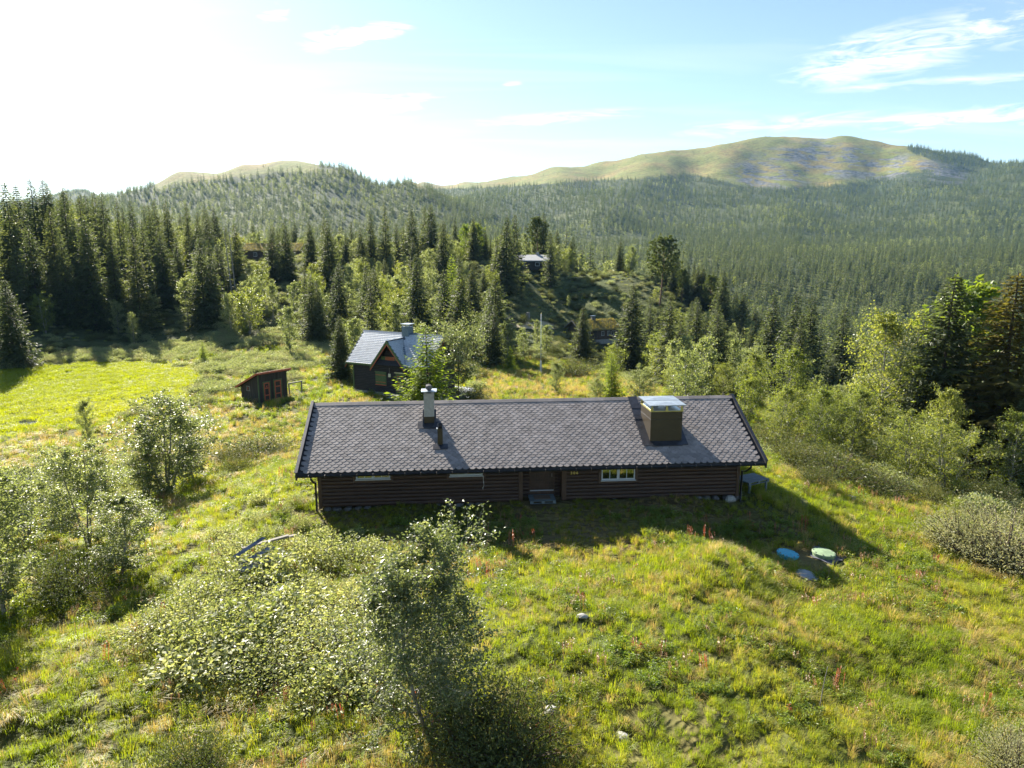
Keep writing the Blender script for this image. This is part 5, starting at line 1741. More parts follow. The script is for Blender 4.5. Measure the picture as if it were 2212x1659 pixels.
# ---- near birches on the left
sp_base(362, 1070, 858, 'many-stemmed silvery birch standing left of the cabin', 'birch_grey', 'birch_tree', 'birch', var=0, wide=1.55)
sp_base(420, 1040, 905, 'smaller birch against the right side of the many-stemmed birch', 'birch_grey', 'birch_tree', 'birch', var=1, wide=1.5)
sp_base(197, 980, 868, 'thin birch sticking up in front of the bog', 'birch_grey', 'birch_tree', 'birch', var=1, wide=.7)
sp_base(192, 1182, 962, 'silvery birch above the dark juniper at the left', 'birch_grey', 'birch_tree', 'birch', var=0, wide=1.35)
sp_base(262, 1250, 1080, 'small thin-stemmed birch right of the dark juniper', 'birch_grey', 'birch_tree', 'birch', var=1, wide=1.6)
sp_base(10, 1330, 1030, 'slender birch at the left picture edge', 'birch_grey', 'birch_tree', 'birch', var=1, wide=1.2)
sp_base(60, 1180, 1010, 'low silvery birch behind the left edge birch', 'birch_grey', 'birch_tree', 'birch', var=0, wide=1.5)
sp_base(110, 1130, 1000, 'bushy birch between the bog edge and the silvery birch', 'birch_grey', 'birch_tree', 'birch', var=1, wide=1.3)
sp_base(320, 1075, 950, 'low birch bush left of the many-stemmed birch', 'birch_grey', 'birch_tree', 'birch', var=0, wide=1.2)
sp_base(20, 1120, 1015, 'birch bush at the left edge below the bog', 'birch_grey', 'birch_tree', 'birch', var=1, wide=1.4)
sp_base(931, 1592, 1195, 'small two-stemmed birch in the foreground, in front of the cabin', 'birch_hero', 'birch_tree', 'birch', var=0, wide=1.18)
plant('birch_grey', 0, -15.2, 15.6, 6.8, 'birch_tree', 'bushy birch mostly outside the lower left picture corner', 'birch')
plant('birch_grey', 1, -14.6, 12.6, 6.0, 'birch_tree', 'birch whose shade darkens the lower left corner', 'birch')
NEAR_SPOTS.append((-13.6, 15.5))
# little trees behind the cabin
for (px, py, ty, kd, vr, wd_, nm, ct, lb) in [
        (1198, 852, 786, 'birch_grey', 1, 1.0, 'birch_tree', 'birch', 'little grey birch on the meadow right of the flagpole'),
        (1290, 875, 815, 'birch_grey', 0, 1.1, 'birch_tree', 'birch', 'pale birch bush rising over the middle of the cabin ridge'),
        (1385, 880, 792, 'birch_grey', 0, 1.2, 'birch_tree', 'birch', 'pale birch bush rising left of the metal chimney'),
        (1470, 885, 770, 'birch_near', 1, 1.1, 'birch_tree', 'birch', 'birch rising right behind the metal chimney'),
        (1560, 880, 790, 'birch_near', 0, 1.2, 'birch_tree', 'birch', 'birch rising behind the right end of the cabin ridge'),
        (1320, 868, 760, 'spruce_young', 0, 1.1, 'spruce_tree', 'spruce', 'yellow-green young spruce below the large dark spruce'),
        (1620, 900, 770, 'birch_near', 2, 1.2, 'birch_tree', 'birch', 'birch right of the cabin ridge, before the brown spruces')]:
    sp_base(px, py, ty, lb, kd, nm, ct, var=vr, wide=wd_)
# ---- bushes
BP = ('stems', 'foliage')
for (px, py, ty, vr, wd_, lb) in [(148, 1290, 1190, 0, 1.25, 'dark juniper bush under the silvery birch at the left'), (1035, 1650, 1480, 0, .9, 'dark juniper bush at the foot of the foreground birch'),
                                  (1090, 1640, 1500, 1, .9, 'brownish juniper right of the foreground birch'), (420, 1668, 1590, 1, .9, 'low juniper at the bottom edge, left of the foreground birch'),
                                  (560, 985, 940, 1, 1.5, 'flat dark juniper behind the left gable of the cabin'), (500, 1000, 960, 0, 1.4, 'dark juniper left of the flat one behind the cabin gable'),
                                  (1240, 812, 775, 1, 1.2, 'juniper bush right of the flagpole'), (1720, 1010, 950, 0, 1.2, 'juniper just right of the cabin roof end'),
                                  (1690, 985, 930, 1, 1.2, 'juniper pressed against the right gable end'), (1800, 1035, 970, 1, 1.3, 'brown-green juniper in front of the right birches'),
                                  (1760, 1045, 1000, 0, 1.3, 'low juniper at the edge of the shadow right of the cabin'), (1880, 1062, 1010, 1, 1.3, 'low reddish juniper below the white-stemmed birch'),
                                  (1015, 868, 832, 1, 1.2, 'dark bush under the round tree by the gravel yard')]:
    sp_base(px, py, ty, lb, 'juniper', 'juniper_bush', 'juniper', var=vr, wide=wd_, parts=BP)
for (px, py, ty, vr, wd_, lb) in [(2080, 1200, 1095, 0, 1.0, 'pale felted willow bush at the right edge, left half'), (2170, 1225, 1100, 1, 1.0, 'pale felted willow bush at the right edge, right half'),
                                  (2195, 1690, 1570, 0, .8, 'silvery willow bush in the lower right corner')]:
    sp_base(px, py, ty, lb, 'willow', 'willow_bush', 'willow', var=vr, wide=wd_, parts=BP)
GS = 'leafy shrubs of the thicket left of the foreground birch'
LS = 'pale green leafy shrub in the dense thicket left of the foreground birch'
for (px, py) in [(470, 1400), (560, 1430), (650, 1450), (740, 1440), (420, 1340), (520, 1345), (620, 1360), (715, 1360), (800, 1370), (480, 1290), (600, 1300),
                 (690, 1290), (775, 1300), (840, 1310), (520, 1225), (680, 1215), (760, 1215), (850, 1230), (400, 1410), (560, 1480), (680, 1500), (780, 1490), (350, 1380), (440, 1460), (620, 1420), (700, 1400), (580, 1260), (650, 1330), (540, 1390), (830, 1420)]:
    x, y, _ = on_ground(px, py)
    plant('shrub', random.randrange(3), x, y, random.uniform(.7, 1.15), 'leafy_shrub', LS, 'shrub', GS, wide=random.uniform(1.0, 1.5), parts=BP)
GS2 = 'low shrubs by the left corner of the cabin'
LS2 = 'low pale shrub on the bank below the left corner of the cabin'
for (px, py) in [(560, 1130), (610, 1115), (650, 1140), (590, 1165), (510, 1185), (640, 1185), (700, 1165), (770, 1165), (800, 1190), (640, 1090), (560, 1090), (480, 1165)]:
    x, y, _ = on_ground(px, py)
    plant('shrub', random.randrange(3), x, y, random.uniform(.45, .7), 'leafy_shrub', LS2, 'shrub', GS2, wide=random.uniform(.9, 1.2), parts=BP)

# ================================================================== far buildings and small things
def turf_cabin(px, py, Y, rz, L_, W_, wall, label, lit=True, snowboard=True):
    p = at_y(px, py, Y)
    z0 = gz(p[0], p[1]) - .1
    e = empty('turf_roofed_cabin', (p[0], p[1], z0), rz, label, 'cabin')
    n = int(wall / .2)
    for i in range(n):
        MB().prism([(-L_ / 2, b - W_ / 2, z) for b, z in log_profile(.25 + i * .2, .45 + i * .2, 0)], (L_, 0, 0)).build('log', M['oldlog'], e)
    MB().box((-L_ / 2 + .05, -W_ / 2 + .14, .1), (L_ / 2 - .05, W_ / 2, wall + .2)).build('wall_core', M['oldlog'], e)
    rise = W_ / 2 * .46
    for sx in (-1, 1):
        MB().prism([(sx * (L_ / 2 - .02), -W_ / 2, wall + .2), (sx * (L_ / 2 - .02), W_ / 2, wall + .2), (sx * (L_ / 2 - .02), 0, wall + rise + .1)], (-sx * .12, 0, 0)).build('gable', M['oldlog'], e)
    MB().box((-L_ / 2, -W_ / 2 - .05, -.8), (L_ / 2, W_ / 2, .25)).build('foundation', M['stonelight'], e)
    ov = .7
    sod = MB().prism([(-L_ / 2 - ov, -W_ / 2 - ov, wall + .02), (-L_ / 2 - ov, -W_ / 2 - ov, wall + .25), (-L_ / 2 - ov, 0, wall + .40 + (W_ / 2 + ov) * .46), (-L_ / 2 - ov, W_ / 2 + ov, wall + .25), (-L_ / 2 - ov, W_ / 2 + ov, wall + .02), (-L_ / 2 - ov, 0, wall + .15 + (W_ / 2 + ov) * .46)],
                     (L_ + 2 * ov, 0, 0)).build('roof', M['sodbase'], e)
    rg = np.random.default_rng(int(px))
    n = 2600
    bx = rg.uniform(-L_ / 2 - ov, L_ / 2 + ov, n); by = rg.uniform(-W_ / 2 - ov, W_ / 2 + ov, n)
    bz = wall + .25 + (W_ / 2 + ov - np.abs(by)) * (.15 + (W_ / 2 + ov) * .46) / (W_ / 2 + ov)
    h = rg.uniform(.12, .34, n); a = rg.uniform(0, 6.28, n)
    o_ = np.stack([np.cos(a), np.sin(a), 0 * a], 1) * .06
    b = np.stack([bx, by, bz], 1)
    V = np.stack([b - o_, b + o_, b + np.stack([np.cos(a * 3) * .1, np.sin(a * 3) * .1, h], 1)], 1).reshape(-1, 3)
    gm = mesh_np('roof_grass', V, np.arange(3 * n).reshape(n, 3), [M['sod']], {'var': ('POINT', 'FLOAT', np.repeat(rg.random(n), 3))})
    tag(obj('roof_grass', gm, sod), kind='stuff')
    for sx in (-1, 1):
        for sy in (-1, 1):
            x_ = sx * (L_ / 2 + ov + .01)
            z1 = wall + .28; z2 = wall + .46 + (W_ / 2 + ov) * .46
            MB().prism([(x_, sy * (W_ / 2 + ov + .1), z1), (x_, 0, z2), (x_, 0, z2 - .28), (x_, sy * (W_ / 2 + ov + .1), z1 - .28)], (sx * .05, 0, 0)).build('bargeboard', M['greywood'], e)
    c_ = MB().box((-.35, -.35, wall + rise - .2), (.35, .35, wall + rise + 1.35)).build('chimney', M['stone'], e)
    MB().box((-.5, -.5, wall + rise + 1.45), (.5, .5, wall + rise + 1.52)).build('cap_plate', M['leadblue'], c_)
    MB().box((-.3, -.3, wall + rise + 1.35), (-.15, .3, wall + rise + 1.45)).box((.15, -.3, wall + rise + 1.35), (.3, .3, wall + rise + 1.45)).build('cap_support', M['stone'], c_)
    for (x_, w_) in ((L_ * .10, .7), (L_ * .26, .7), (L_ * .40, 1.0), (-L_ * .30, 1.0)):
        wn_ = MB().box((x_ - w_ / 2, -W_ / 2 - .05, 1.05), (x_ + w_ / 2, -W_ / 2 + .06, wall - .25)).build('window', M['white'], e)
        for k in range(2):
            MB().box((x_ - w_ / 2 + .06 + k * (w_ / 2 - .02), -W_ / 2 - .07, 1.12), (x_ - .05 + k * (w_ / 2 - .02), -W_ / 2 - .052, wall - .32)).build('pane', M['interior'], wn_)
    for x_ in (L_ * .02, L_ * .18):
        MB().box((x_ - .12, -W_ / 2 - .08, .25), (x_ + .12, -W_ / 2 + .02, wall + .1)).build('wall_post', M['oldlog'], e)
    MB().box((-L_ * .12 - .45, -W_ / 2 - .07, .3), (-L_ * .12 + .45, -W_ / 2 + .05, wall - .1)).build('door', M['shedboard'], e)
    return e


turf_cabin(1280, 728, 157, radians(22), 9.0, 6.0, 2.3, 'brown log cabin with grassy turf roof at the foot of the shady knoll')
turf_cabin(598, 572, 198, radians(-4), 15.0, 6.5, 2.4, 'long turf-roofed cabin half hidden behind spruces on the far crest')


def plain_house(name, px, py, Y, rz, L_, W_, wall, roofm, wallm, label):
    p = at_y(px, py, Y)
    e = empty(name, (p[0], p[1], gz(p[0], p[1]) - .1), rz, label, 'house')
    for sy in (-1, 1):
        n = 10
        for i in range(n):
            MB().box((-L_ / 2 + i * L_ / n + .01, sy * W_ / 2 - .04, 0), (-L_ / 2 + (i + 1) * L_ / n - .01, sy * W_ / 2 + .04, wall)).build('wall_board', wallm, e)
    rise = W_ / 2 * .42
    for sx in (-1, 1):
        MB().prism([(sx * L_ / 2, -W_ / 2 + .05, 0), (sx * L_ / 2, W_ / 2 - .05, 0), (sx * L_ / 2, W_ / 2 - .05, wall), (sx * L_ / 2, 0, wall + rise), (sx * L_ / 2, -W_ / 2 + .05, wall)], (-sx * .1, 0, 0)).build('gable_wall', wallm, e)
    for sy in (-1, 1):
        MB().prism([(-L_ / 2 - .5, sy * (W_ / 2 + .5), wall - .12), (-L_ / 2 - .5, 0, wall + rise + .1), (-L_ / 2 - .5, 0, wall + rise + .22), (-L_ / 2 - .5, sy * (W_ / 2 + .5), wall + .0)], (L_ + 1, 0, 0)).build('roof', roofm, e)
        MB().box((-L_ / 2 - .52, min(sy * (W_ / 2 + .5), sy * (W_ / 2 + .55)), wall - .2), (L_ / 2 + .52, max(sy * (W_ / 2 + .5), sy * (W_ / 2 + .55)), wall + .02)).build('fascia', M['winframe'], e)
    for x_ in (-L_ * .25, L_ * .2):
        w_ = MB().box((x_ - .6, -W_ / 2 - .07, 1.0), (x_ + .6, -W_ / 2 - .042, 2.0)).build('window', M['winframe'], e)
        MB().box((x_ - .5, -W_ / 2 - .08, 1.1), (x_ + .5, -W_ / 2 - .072, 1.9)).build('pane', M['interior'], w_)
    MB().box((L_ * .1, -.3, wall + rise - .2), (L_ * .1 + .6, .3, wall + rise + .9)).build('chimney', M['greyroof'], e)
    return e


plain_house('grey_roofed_house', 1152, 572, 197, radians(-14), 9, 6, 2.5, M['greyroof'], M['trimblack'], 'dark house with pale grey felt roof on the crest of the knoll')
plain_house('hillside_house', 1842, 800, 205, radians(-35), 9, 6, 2.5, M['roofdeck'], M['trimblack'], 'dark-roofed house left of the tall birch, hidden in the valley trees')
plain_house('valley_house', 1890, 800, 200, radians(12), 8, 6, 2.5, M['greyroof'], M['trimblack'], 'house with grey roof edge showing behind the tall birch at the right')

# flagpole
g_ = on_ground(1168, 806)
fp = empty('flagpole', g_, 0, 'white flagpole without a flag on the meadow behind the cabin', 'flagpole')
tz = at_y(1168, 678, g_[1])[2] - g_[2]
MB().tube([(0, 0, 1.6), (0, 0, tz)], [.055, .03], 10).build('pole', M['white'], fp, True)
MB().box((-.11, -.11, -.3), (.11, .11, 1.7)).build('foot', M['white'], fp)
MB().tube([(0, 0, tz), (0, 0, tz + .05), (0, 0, tz + .13)], [.03, .08, .02], 10).build('knob', M['number'], fp, True)
# dead trunks
for (px, py, px1, ty, Y, lb) in [(500, 612, 483, 487, 140, 'bare dead spruce trunk, left one of two'), (508, 612, 492, 479, 141, 'bare dead spruce trunk, taller right one of two')]:
    p = at_y(px, py, Y); z0 = gz(p[0], p[1]); t_ = at_y(px1, ty, Y)
    e = empty('dead_tree', (p[0], p[1], z0 - .2), 0, lb, 'dead tree')
    d_ = np.array([t_[0] - p[0], 0, t_[2] - z0])
    MB().tube([d_ * k for k in np.linspace(0, 1, 7)], [.17 - .022 * k for k in range(7)], 7).build('trunk', M['greywood'], e)
    for k in range(9):
        b0 = d_ * (.35 + .07 * k)
        a = k * 2.4
        MB().tube([b0, b0 + np.array([cos(a) * .5, sin(a) * .5, -.1]), b0 + np.array([cos(a) * .9, sin(a) * .9, -.05])], [.03, .02, .008], 4).build('branch', M['greywood'], e)
# stump
g_ = on_ground(1140, 690)
sme_ = MB().tube([(0, 0, -.3), (0, 0, 0), (0.02, 0, .5), (.05, .02, 1.1), (.06, .03, 1.5)], [.75, .65, .48, .44, .40], 12).build('tree_stump', M['greywood'], None)
sme_.location = g_
tag(sme_, 'grey old tree stump beside the sandy track at the knoll foot', 'stump')
# ground sheets
patch('gravel_yard', M['patio'], [(948, 868), (950, 838), (985, 835), (1030, 838), (1028, 850), (1005, 868)], .05)
patch('sandy_track', M['track'], [(1095, 706), (1140, 692), (1205, 698), (1200, 712), (1150, 712)], .10, edge=.5)
patch('bog_pool', M['water'], [(38, 912), (58, 907), (82, 909), (84, 916), (60, 918), (40, 917)], .07, edge=.1)
patch('gravel_patch', M['gravel'], [(1748, 1185), (1770, 1172), (1825, 1185), (1842, 1206), (1800, 1222), (1752, 1206)], .03, edge=.12, step=.25)
# picnic table on the gravel
g_ = on_ground(971, 855)
pt = empty('picnic_table', g_, radians(-25), 'dark picnic table with benches on the pale gravel beside the house', 'table')
for i in range(4):
    MB().box((-.8, -.34 + i * .175, .72), (.8, -.18 + i * .175, .76)).build('top_board', M['shedboard'], pt)
for sy in (-1, 1):
    for k in range(2):
        y_ = sy * (.58 + .15 * k)
        MB().box((-.8, y_ - .065, .42), (.8, y_ + .065, .455)).build('seat_board', M['shedboard'], pt)
for x_ in (-.55, .55):
    for sy in (-1, 1):
        MB().beam((x_, sy * .28, .72), (x_, sy * .72, 0), .05, .10, (1, 0, 0)).build('leg', M['shedboard'], pt)
    MB().box((x_ + .03, -.75, .35), (x_ + .07, .75, .42)).build('crossbar', M['shedboard'], pt)


# round lids of the tanks
def lid(px, py, rad, h, mat, label, tilt=(0, 0)):
    g = on_ground(px, py)
    e = empty('tank_lid', (g[0], g[1], g[2] - .02), 0, label, 'lid')
    e.rotation_euler = (tilt[0], tilt[1], .3)
    MB().tube([(0, 0, -.1), (0, 0, h - .05)], rad * .95, 36).build('neck', mat, e, False)
    MB().tube([(0, 0, h - .06), (0, 0, h - .01), (0, 0, h), (0, 0, h + .035)], [rad * 1.02, rad * 1.02, rad * .97, rad * .15], 36).build('cover', mat, e, False)
    for k in range(8):
        a = k * pi / 4
        MB().box((rad * .9 * cos(a) - .02, rad * .9 * sin(a) - .02, h - .01), (rad * .9 * cos(a) + .02, rad * .9 * sin(a) + .02, h + .02)).build('bolt', M['hook'], e)
    return e


lid(1701, 1200, .38, .13, M['bluelid'], 'turquoise round tank lid in the grass right of the cabin', (.06, .10))
lid(1778, 1203, .40, .22, M['greenlid'], 'pale green round tank lid standing on dark gravel', (.02, .06))
lid(1742, 1246, .36, .10, M['greylid'], 'blue-grey lid half sunk in the grass below the other two', (.10, .12))
# metal sheets lying in the thicket
g0 = on_ground(556, 1248)
e = empty('metal_sheets', (g0[0], g0[1], g0[2] + .68), radians(62), 'crumpled dark metal roofing sheets lying in the shrub thicket', 'metal sheet')
for i in range(5):
    mb = MB()
    prof = []
    for k in range(9):
        prof.append((-.9 + .1 * i, -.45 + i * .19 + k * .022, .02 * (k % 2) + .03 * i * (-1) ** i))
    low = [(p[0], p[1], p[2] - .006) for p in prof][::-1]
    mb.prism(prof + low, (1.7 - .12 * i, 0, .10 * (i - 2)))
    mb.build('sheet', M['rust'], e)
g0 = on_ground(592, 1205)
for i, (dx, dy, rz_, lb) in enumerate([(0, 0, .35, 'upper weathered plank lying by the metal sheets'), (-.15, -.25, .5, 'lower weathered plank lying by the metal sheets')]):
    b = MB().box((-.75, -.06, 0), (.75, .06, .04)).build('plank', M['greywood'], None)
    b.location = (g0[0] + dx, g0[1] + dy, g0[2] + .62 + .05 * i); b.rotation_euler = (.05, -.1, rz_)
    tag(b, lb, 'plank')
# a thin stake and a dead branch
g_ = on_ground(1769, 1535)
t_ = at_y(1788, 1440, g_[1])
o = MB().tube([(0, 0, -.1), ((t_[0] - g_[0]) * .5, .02, (t_[2] - g_[2]) * .5), (t_[0] - g_[0], 0, t_[2] - g_[2])], [.012, .010, .007], 6).build('stake', M['greywood'])
o.location = g_
tag(o, 'thin pale stick standing in the meadow at the lower right', 'stake')
g_ = on_ground(468, 1172)
o = MB().tube([(0, 0, -.05), (.0, 0, .3), (.03, 0, .42), (.35, .05, .38), (.6, .0, .33)], [.02, .02, .018, .014, .008], 6).build('dead_branch', M['twig'])
o.location = g_
tag(o, 'crooked dead branch sticking out of the bank left of the cabin', 'branch')
# stones in the grass
for i, (px, py, s) in enumerate([(1258, 1335, .13), (1188, 1540, .16), (1345, 1595, .14), (1838, 1078, .22), (1205, 1220, .2), (905, 565, 1.2), (918, 572, .9)]):
    g = on_ground(px, py)
    o = obj('field_stone', STONES[4 + i % 2], None, (g[0], g[1], g[2] + s * .25), (0, 0, i), (s * 1.3, s, s * .6))
    tag(o, ['small pale stone on the worn grass in front of the cabin door', 'pale stone at the middle of the foreground meadow', 'pale flat stone near the bottom centre of the meadow',
            'grey stone at the grass edge below the right birches', 'stone at the shadow edge in front of the cabin', 'larger bare boulder on the knoll clearing', 'smaller bare boulder on the knoll clearing'][i], 'stone')

# ================================================================== forest
CAB_BOX = lambda x, y, m=0: (np.abs(x - .55) < 10.2 + m) & (np.abs(y - 30.9) < 5.4 + m)
rgf = np.random.default_rng(77)
near = np.array(NEAR_SPOTS)


def grid(x0, x1, y0, y1, sp):
    xs, ys = np.meshgrid(np.arange(x0, x1, sp), np.arange(y0, y1, sp))
    xs = xs.ravel() + rgf.uniform(-.48, .48, xs.size) * sp
    ys = ys.ravel() + rgf.uniform(-.48, .48, ys.size) * sp
    return xs, ys


TR = []     # x y z h kind zone     kind 0 spruce 1 birch
xs, ys = grid(-190, 190, 42, 236, 3.9)
k = np.abs(np.arctan2(xs, ys)) < radians(44)
xs, ys = xs[k], ys[k]
zs = ground(xs, ys)
px, py = to_px(xs, ys, zs)
dn = np.array([np.min((near[:, 0] - a) ** 2 + (near[:, 1] - b) ** 2) for a, b in zip(xs, ys)])
cl = inside(MEADOW, px, py) | (inside(BOG, px, py)) | (dn < 2.2 ** 2)
# the house, its yard, the turf cabins
for (hx, hy, hr) in [(-11.5, 69, 8), (-23.5, 68.5, 6), (-7, 66, 6), (18, 157, 9), (16, 150, 8), (3, 148, 8), (-66, 192, 11), (-66, 184, 9), (6, 196, 8), (7, 190, 7), (3.9, 97, 4)]:
    cl |= (xs - hx) ** 2 + (ys - hy) ** 2 < hr ** 2
for i in range(len(xs)):
    if cl[i]:
        continue
    x, y, a, b = xs[i], ys[i], px[i], py[i]
    u = rgf.random()
    if inside(KNOLL, np.array([a]), np.array([b]))[0] and y > 120:
        if u < .05:
            TR.append((x, y, zs[i], rgf.uniform(1.5, 3.0), 1, 1))
        continue
    if a < 470:
        if y < 104:
            continue
        if y < 122:
            if u < .85:
                TR.append((x, y, zs[i], rgf.uniform(5, 8.5), 1, 0))
        elif u < .15:
            TR.append((x, y, zs[i], rgf.uniform(9, 15), 0, 0))
        elif u < .52:
            TR.append((x, y, zs[i], rgf.uniform(6, 9), 1, 0))
    elif a < 1400:
        if y < 88:
            continue
        if u < .50:
            TR.append((x, y, zs[i], rgf.uniform(4.0, 7.4), 1, 1))
        elif u < .68:
            TR.append((x, y, zs[i], rgf.uniform(6, 13), 0, 1))
    else:
        if y < 40 + 6 * rgf.random():
            continue
        if y < 75:
            if u < .60:
                TR.append((x, y, zs[i], rgf.uniform(4.0, 7.2), 1, 2))
            elif u < .72:
                TR.append((x, y, zs[i], rgf.uniform(4, 9), 0, 2))
        elif u < .42:
            TR.append((x, y, zs[i], rgf.uniform(4.5, 7.5), 1, 2))
        elif u < .84:
            TR.append((x, y, zs[i], rgf.uniform(8, 13), 0, 2))
TR = np.array(TR)
# what the camera looks past the trees at: nothing tall grew in these lines of sight
for (a0, a1, b0, b1, ymax) in [(1196, 1345, 668, 742, 156), (520, 690, 524, 562, 192), (1118, 1182, 532, 560, 190), (1152, 1184, 690, 800, 98), (1120, 1330, 600, 690, 168),
                               (1815, 1905, 765, 792, 190), (1900, 2015, 722, 752, 300), (740, 965, 695, 850, 76)]:
    bx0, by0 = to_px(TR[:, 0], TR[:, 1], TR[:, 2])
    _, ty0 = to_px(TR[:, 0], TR[:, 1], TR[:, 2] + TR[:, 3])
    hwp = F * np.where(TR[:, 4] == 0, .17, .30) * TR[:, 3] / TR[:, 1] * .8
    hit = (bx0 + hwp > a0) & (bx0 - hwp < a1) & (ty0 < b1) & (by0 > b0) & (TR[:, 1] < ymax)
    TR = TR[~hit]
# and the trees that stand out in the photograph stand free of the ones before them
for (nx, ny, nh) in NAMED:
    if ny < 60:
        continue
    z_ = gz(nx, ny)
    ax, ay = to_px(nx, ny, z_ + nh * .25)
    bx0, by0 = to_px(TR[:, 0], TR[:, 1], TR[:, 2])
    _, ty0 = to_px(TR[:, 0], TR[:, 1], TR[:, 2] + TR[:, 3])
    hwp = F * np.where(TR[:, 4] == 0, .17, .24) * TR[:, 3] / TR[:, 1]
    hit = (np.abs(bx0 - ax) < hwp + F * .06 * nh / ny) & (ty0 < ay) & (TR[:, 1] < ny + 1) & (rgf.random(len(TR)) < .8)
    TR = TR[~hit]
ZL = {(0, 0): ('dark spruce inside the dense stand behind the yellow bog', 'spruces inside the stand beyond the bog'),
      (1, 0): ('silvery birch along the front edge of the stand behind the bog', 'birches edging the stand beyond the bog'),
      (0, 1): ('small spruce scattered among the birches of the knoll', 'small spruces of the knoll'),
      (1, 1): ('pale birch of the birch wood covering the knoll', 'birches of the knoll'),
      (0, 2): ('spruce in the mixed wood on the slope right of the cabin', 'spruces of the right-hand slope'),
      (1, 2): ('birch in the mixed wood on the slope right of the cabin', 'birches of the right-hand slope')}
left_over = []
for kd in (0, 1):
    T = TR[TR[:, 4] == kd]
    vis = np.abs(np.arctan2(T[:, 0], T[:, 1])) < radians(36.5)
    app = T[:, 3] / np.hypot(T[:, 0], T[:, 1]) * np.where(vis, 1, .01)
    od = np.argsort(-app)
    cap = 225 if kd == 0 else 262
    for n_, i in enumerate(od):
        x, y, z, h, _, zn = T[i]
        if n_ < cap:
            lb, gp_ = ZL[(kd, int(zn))]
            if kd == 0:
                plant('spruce', rgf.integers(4), x, y, h, 'spruce_tree', lb, 'spruce', gp_, wide=rgf.uniform(.85, 1.15), z=z, sink=.15)
            else:
                nearb = y < 62
                plant('birch_near' if nearb else 'birch_mid', rgf.integers(12), x, y, h, 'birch_tree', lb, 'birch', gp_, wide=rgf.uniform(.9, 1.2), z=z, sink=.15)
        else:
            left_over.append(T[i])
left_over = np.array(left_over)

# everything beyond: far slopes, as masses
far_sp = [joined('far_spruce', spruce('far_spruce', 12, 1.75, 501 + i, 17, 6, 6, twl=1.05, tww=.55, limb=False, droop=.3)) for i in range(3)]
far_bi = [joined('far_birch', broadleaf('far_birch', 7, 2.2, 511 + i, 16, 3, 6, .62, .08, 1, .25, 'greyleaf' if i else 'birchleaf', twigs=False)) for i in range(3)]
mid_sp = [joined('mid_spruce', K['spruce'][i]) for i in range(4)]
mid_bi = [joined('mid_birch', K['birch_mid'][i]) for i in range(4)]
PS, PB = [], []
for (y0, y1, sp) in [(236, 620, 6.6), (620, 1250, 8.8), (1250, 2500, 11.0)]:
    wmax = y1 * 1.0
    xs, ys = grid(-wmax, wmax, y0, y1, sp)
    k = np.abs(np.arctan2(xs, ys)) < radians(41)
    xs, ys = xs[k], ys[k]
    zs = ground(xs, ys)
    px, py = to_px(xs, ys, zs)
    bare = (inside(BARE_R, px, py) | inside(BARE_L, px, py)) & (ys > 900)
    rock = inside(ROCK, px, py) & (ys > 1400)
    field = inside(FIELD, px, py) & (ys < 430)
    mixn = fbm(xs / 120, ys / 120, 91, 4)
    dens = rgf.random(len(xs))
    birchy = .07 + .8 * np.clip(mixn, -.15, .5) + .25 * smooth(600, 350, ys) + np.where(px < 900, .16, 0) + np.where(rock, .5, 0)
    gap = fbm(xs / 45, ys / 45, 97, 3) > .36
    ok = (dens < .93) & ~field & ~(gap & (dens < .8))
    ok &= ~bare | (dens < .20)
    ok &= ~rock | (dens < .35)
    # hidden behind the crest of the hills: leave out
    u = rgf.random(len(xs))
    isb = (u < birchy) | (bare & (dens > .02))
    h = np.where(isb, rgf.uniform(4.5, 8.0, len(xs)), rgf.uniform(7.5, 17.0, len(xs))) * np.where(ys > 1700, .85, 1.0) * np.where(bare, np.where(dens < .02, .5, .28), 1) * np.where(rock, .6, 1)
    P_ = np.stack([xs, ys, zs - .3, h], 1)
    PS.append(P_[ok & ~isb]); PB.append(P_[ok & isb])
PS, PB = np.concatenate(PS), np.concatenate(PB)


def mass(name, P_, protos, H, lo, protos2, H2, label):
    """far trees with the simple shape, the nearer left-overs with the full one"""
    a = np.concatenate([P_[:, :3], lo[:, :3]])
    s_ = np.concatenate([P_[:, 3] / H, lo[:, 3] / H2])
    ix = np.concatenate([rgf.integers(0, len(protos), len(P_)), len(protos) + rgf.integers(0, len(protos2), len(lo))])
    o = scatter(name, protos + protos2, a, rgf.uniform(0, 6.28, len(a)), s_, ix, wide=rgf.uniform(.85, 1.2, len(a)), tilt=.02)
    tag(o, label)
    return o


mass('spruce_forest', PS, far_sp, 12.0, left_over[left_over[:, 4] == 0], mid_sp, 14.0, 'spruce forest covering the valley and the far hills')
mass('birch_forest', PB, far_bi, 7.0, left_over[left_over[:, 4] == 1], mid_bi, 8.0, 'pale birches mixed through the forest of the far hills')

# ================================================================== ground cover
GR = [blades('grass_tuft', 46, .40, .16, (.25, -.10), .011, 'grass', 601), blades('grass_tuft', 44, .34, .18, (.45, -.2), .011, 'grass', 602, .8),
      blades('grass_tuft', 40, .46, .14, (.05, .05), .010, 'grass', 603, .4), blades('grass_tuft', 52, .26, .20, (.3, .2), .012, 'grass', 604, .6),
      blades('dry_tuft', 40, .42, .16, (.5, -.25), .009, 'grassdry', 605, .9), blades('dry_tuft', 36, .50, .12, (.1, 0), .008, 'grassdry', 606, .3)]
HB = [herb('herb', .30, .20, 9, 7, .085, 'herb', 611), herb('herb', .22, .24, 10, 6, .10, 'herb', 612, .7), herb('herb', .40, .16, 8, 9, .08, 'herb', 613, .4),
      herb('red_herb', .25, .14, 5, 5, .07, 'redleaf', 614, .6), stalks('stalks', 7, .75, .18, 'stalk', 615), stalks('stalks', 5, .9, .15, 'redleaf', 616)]
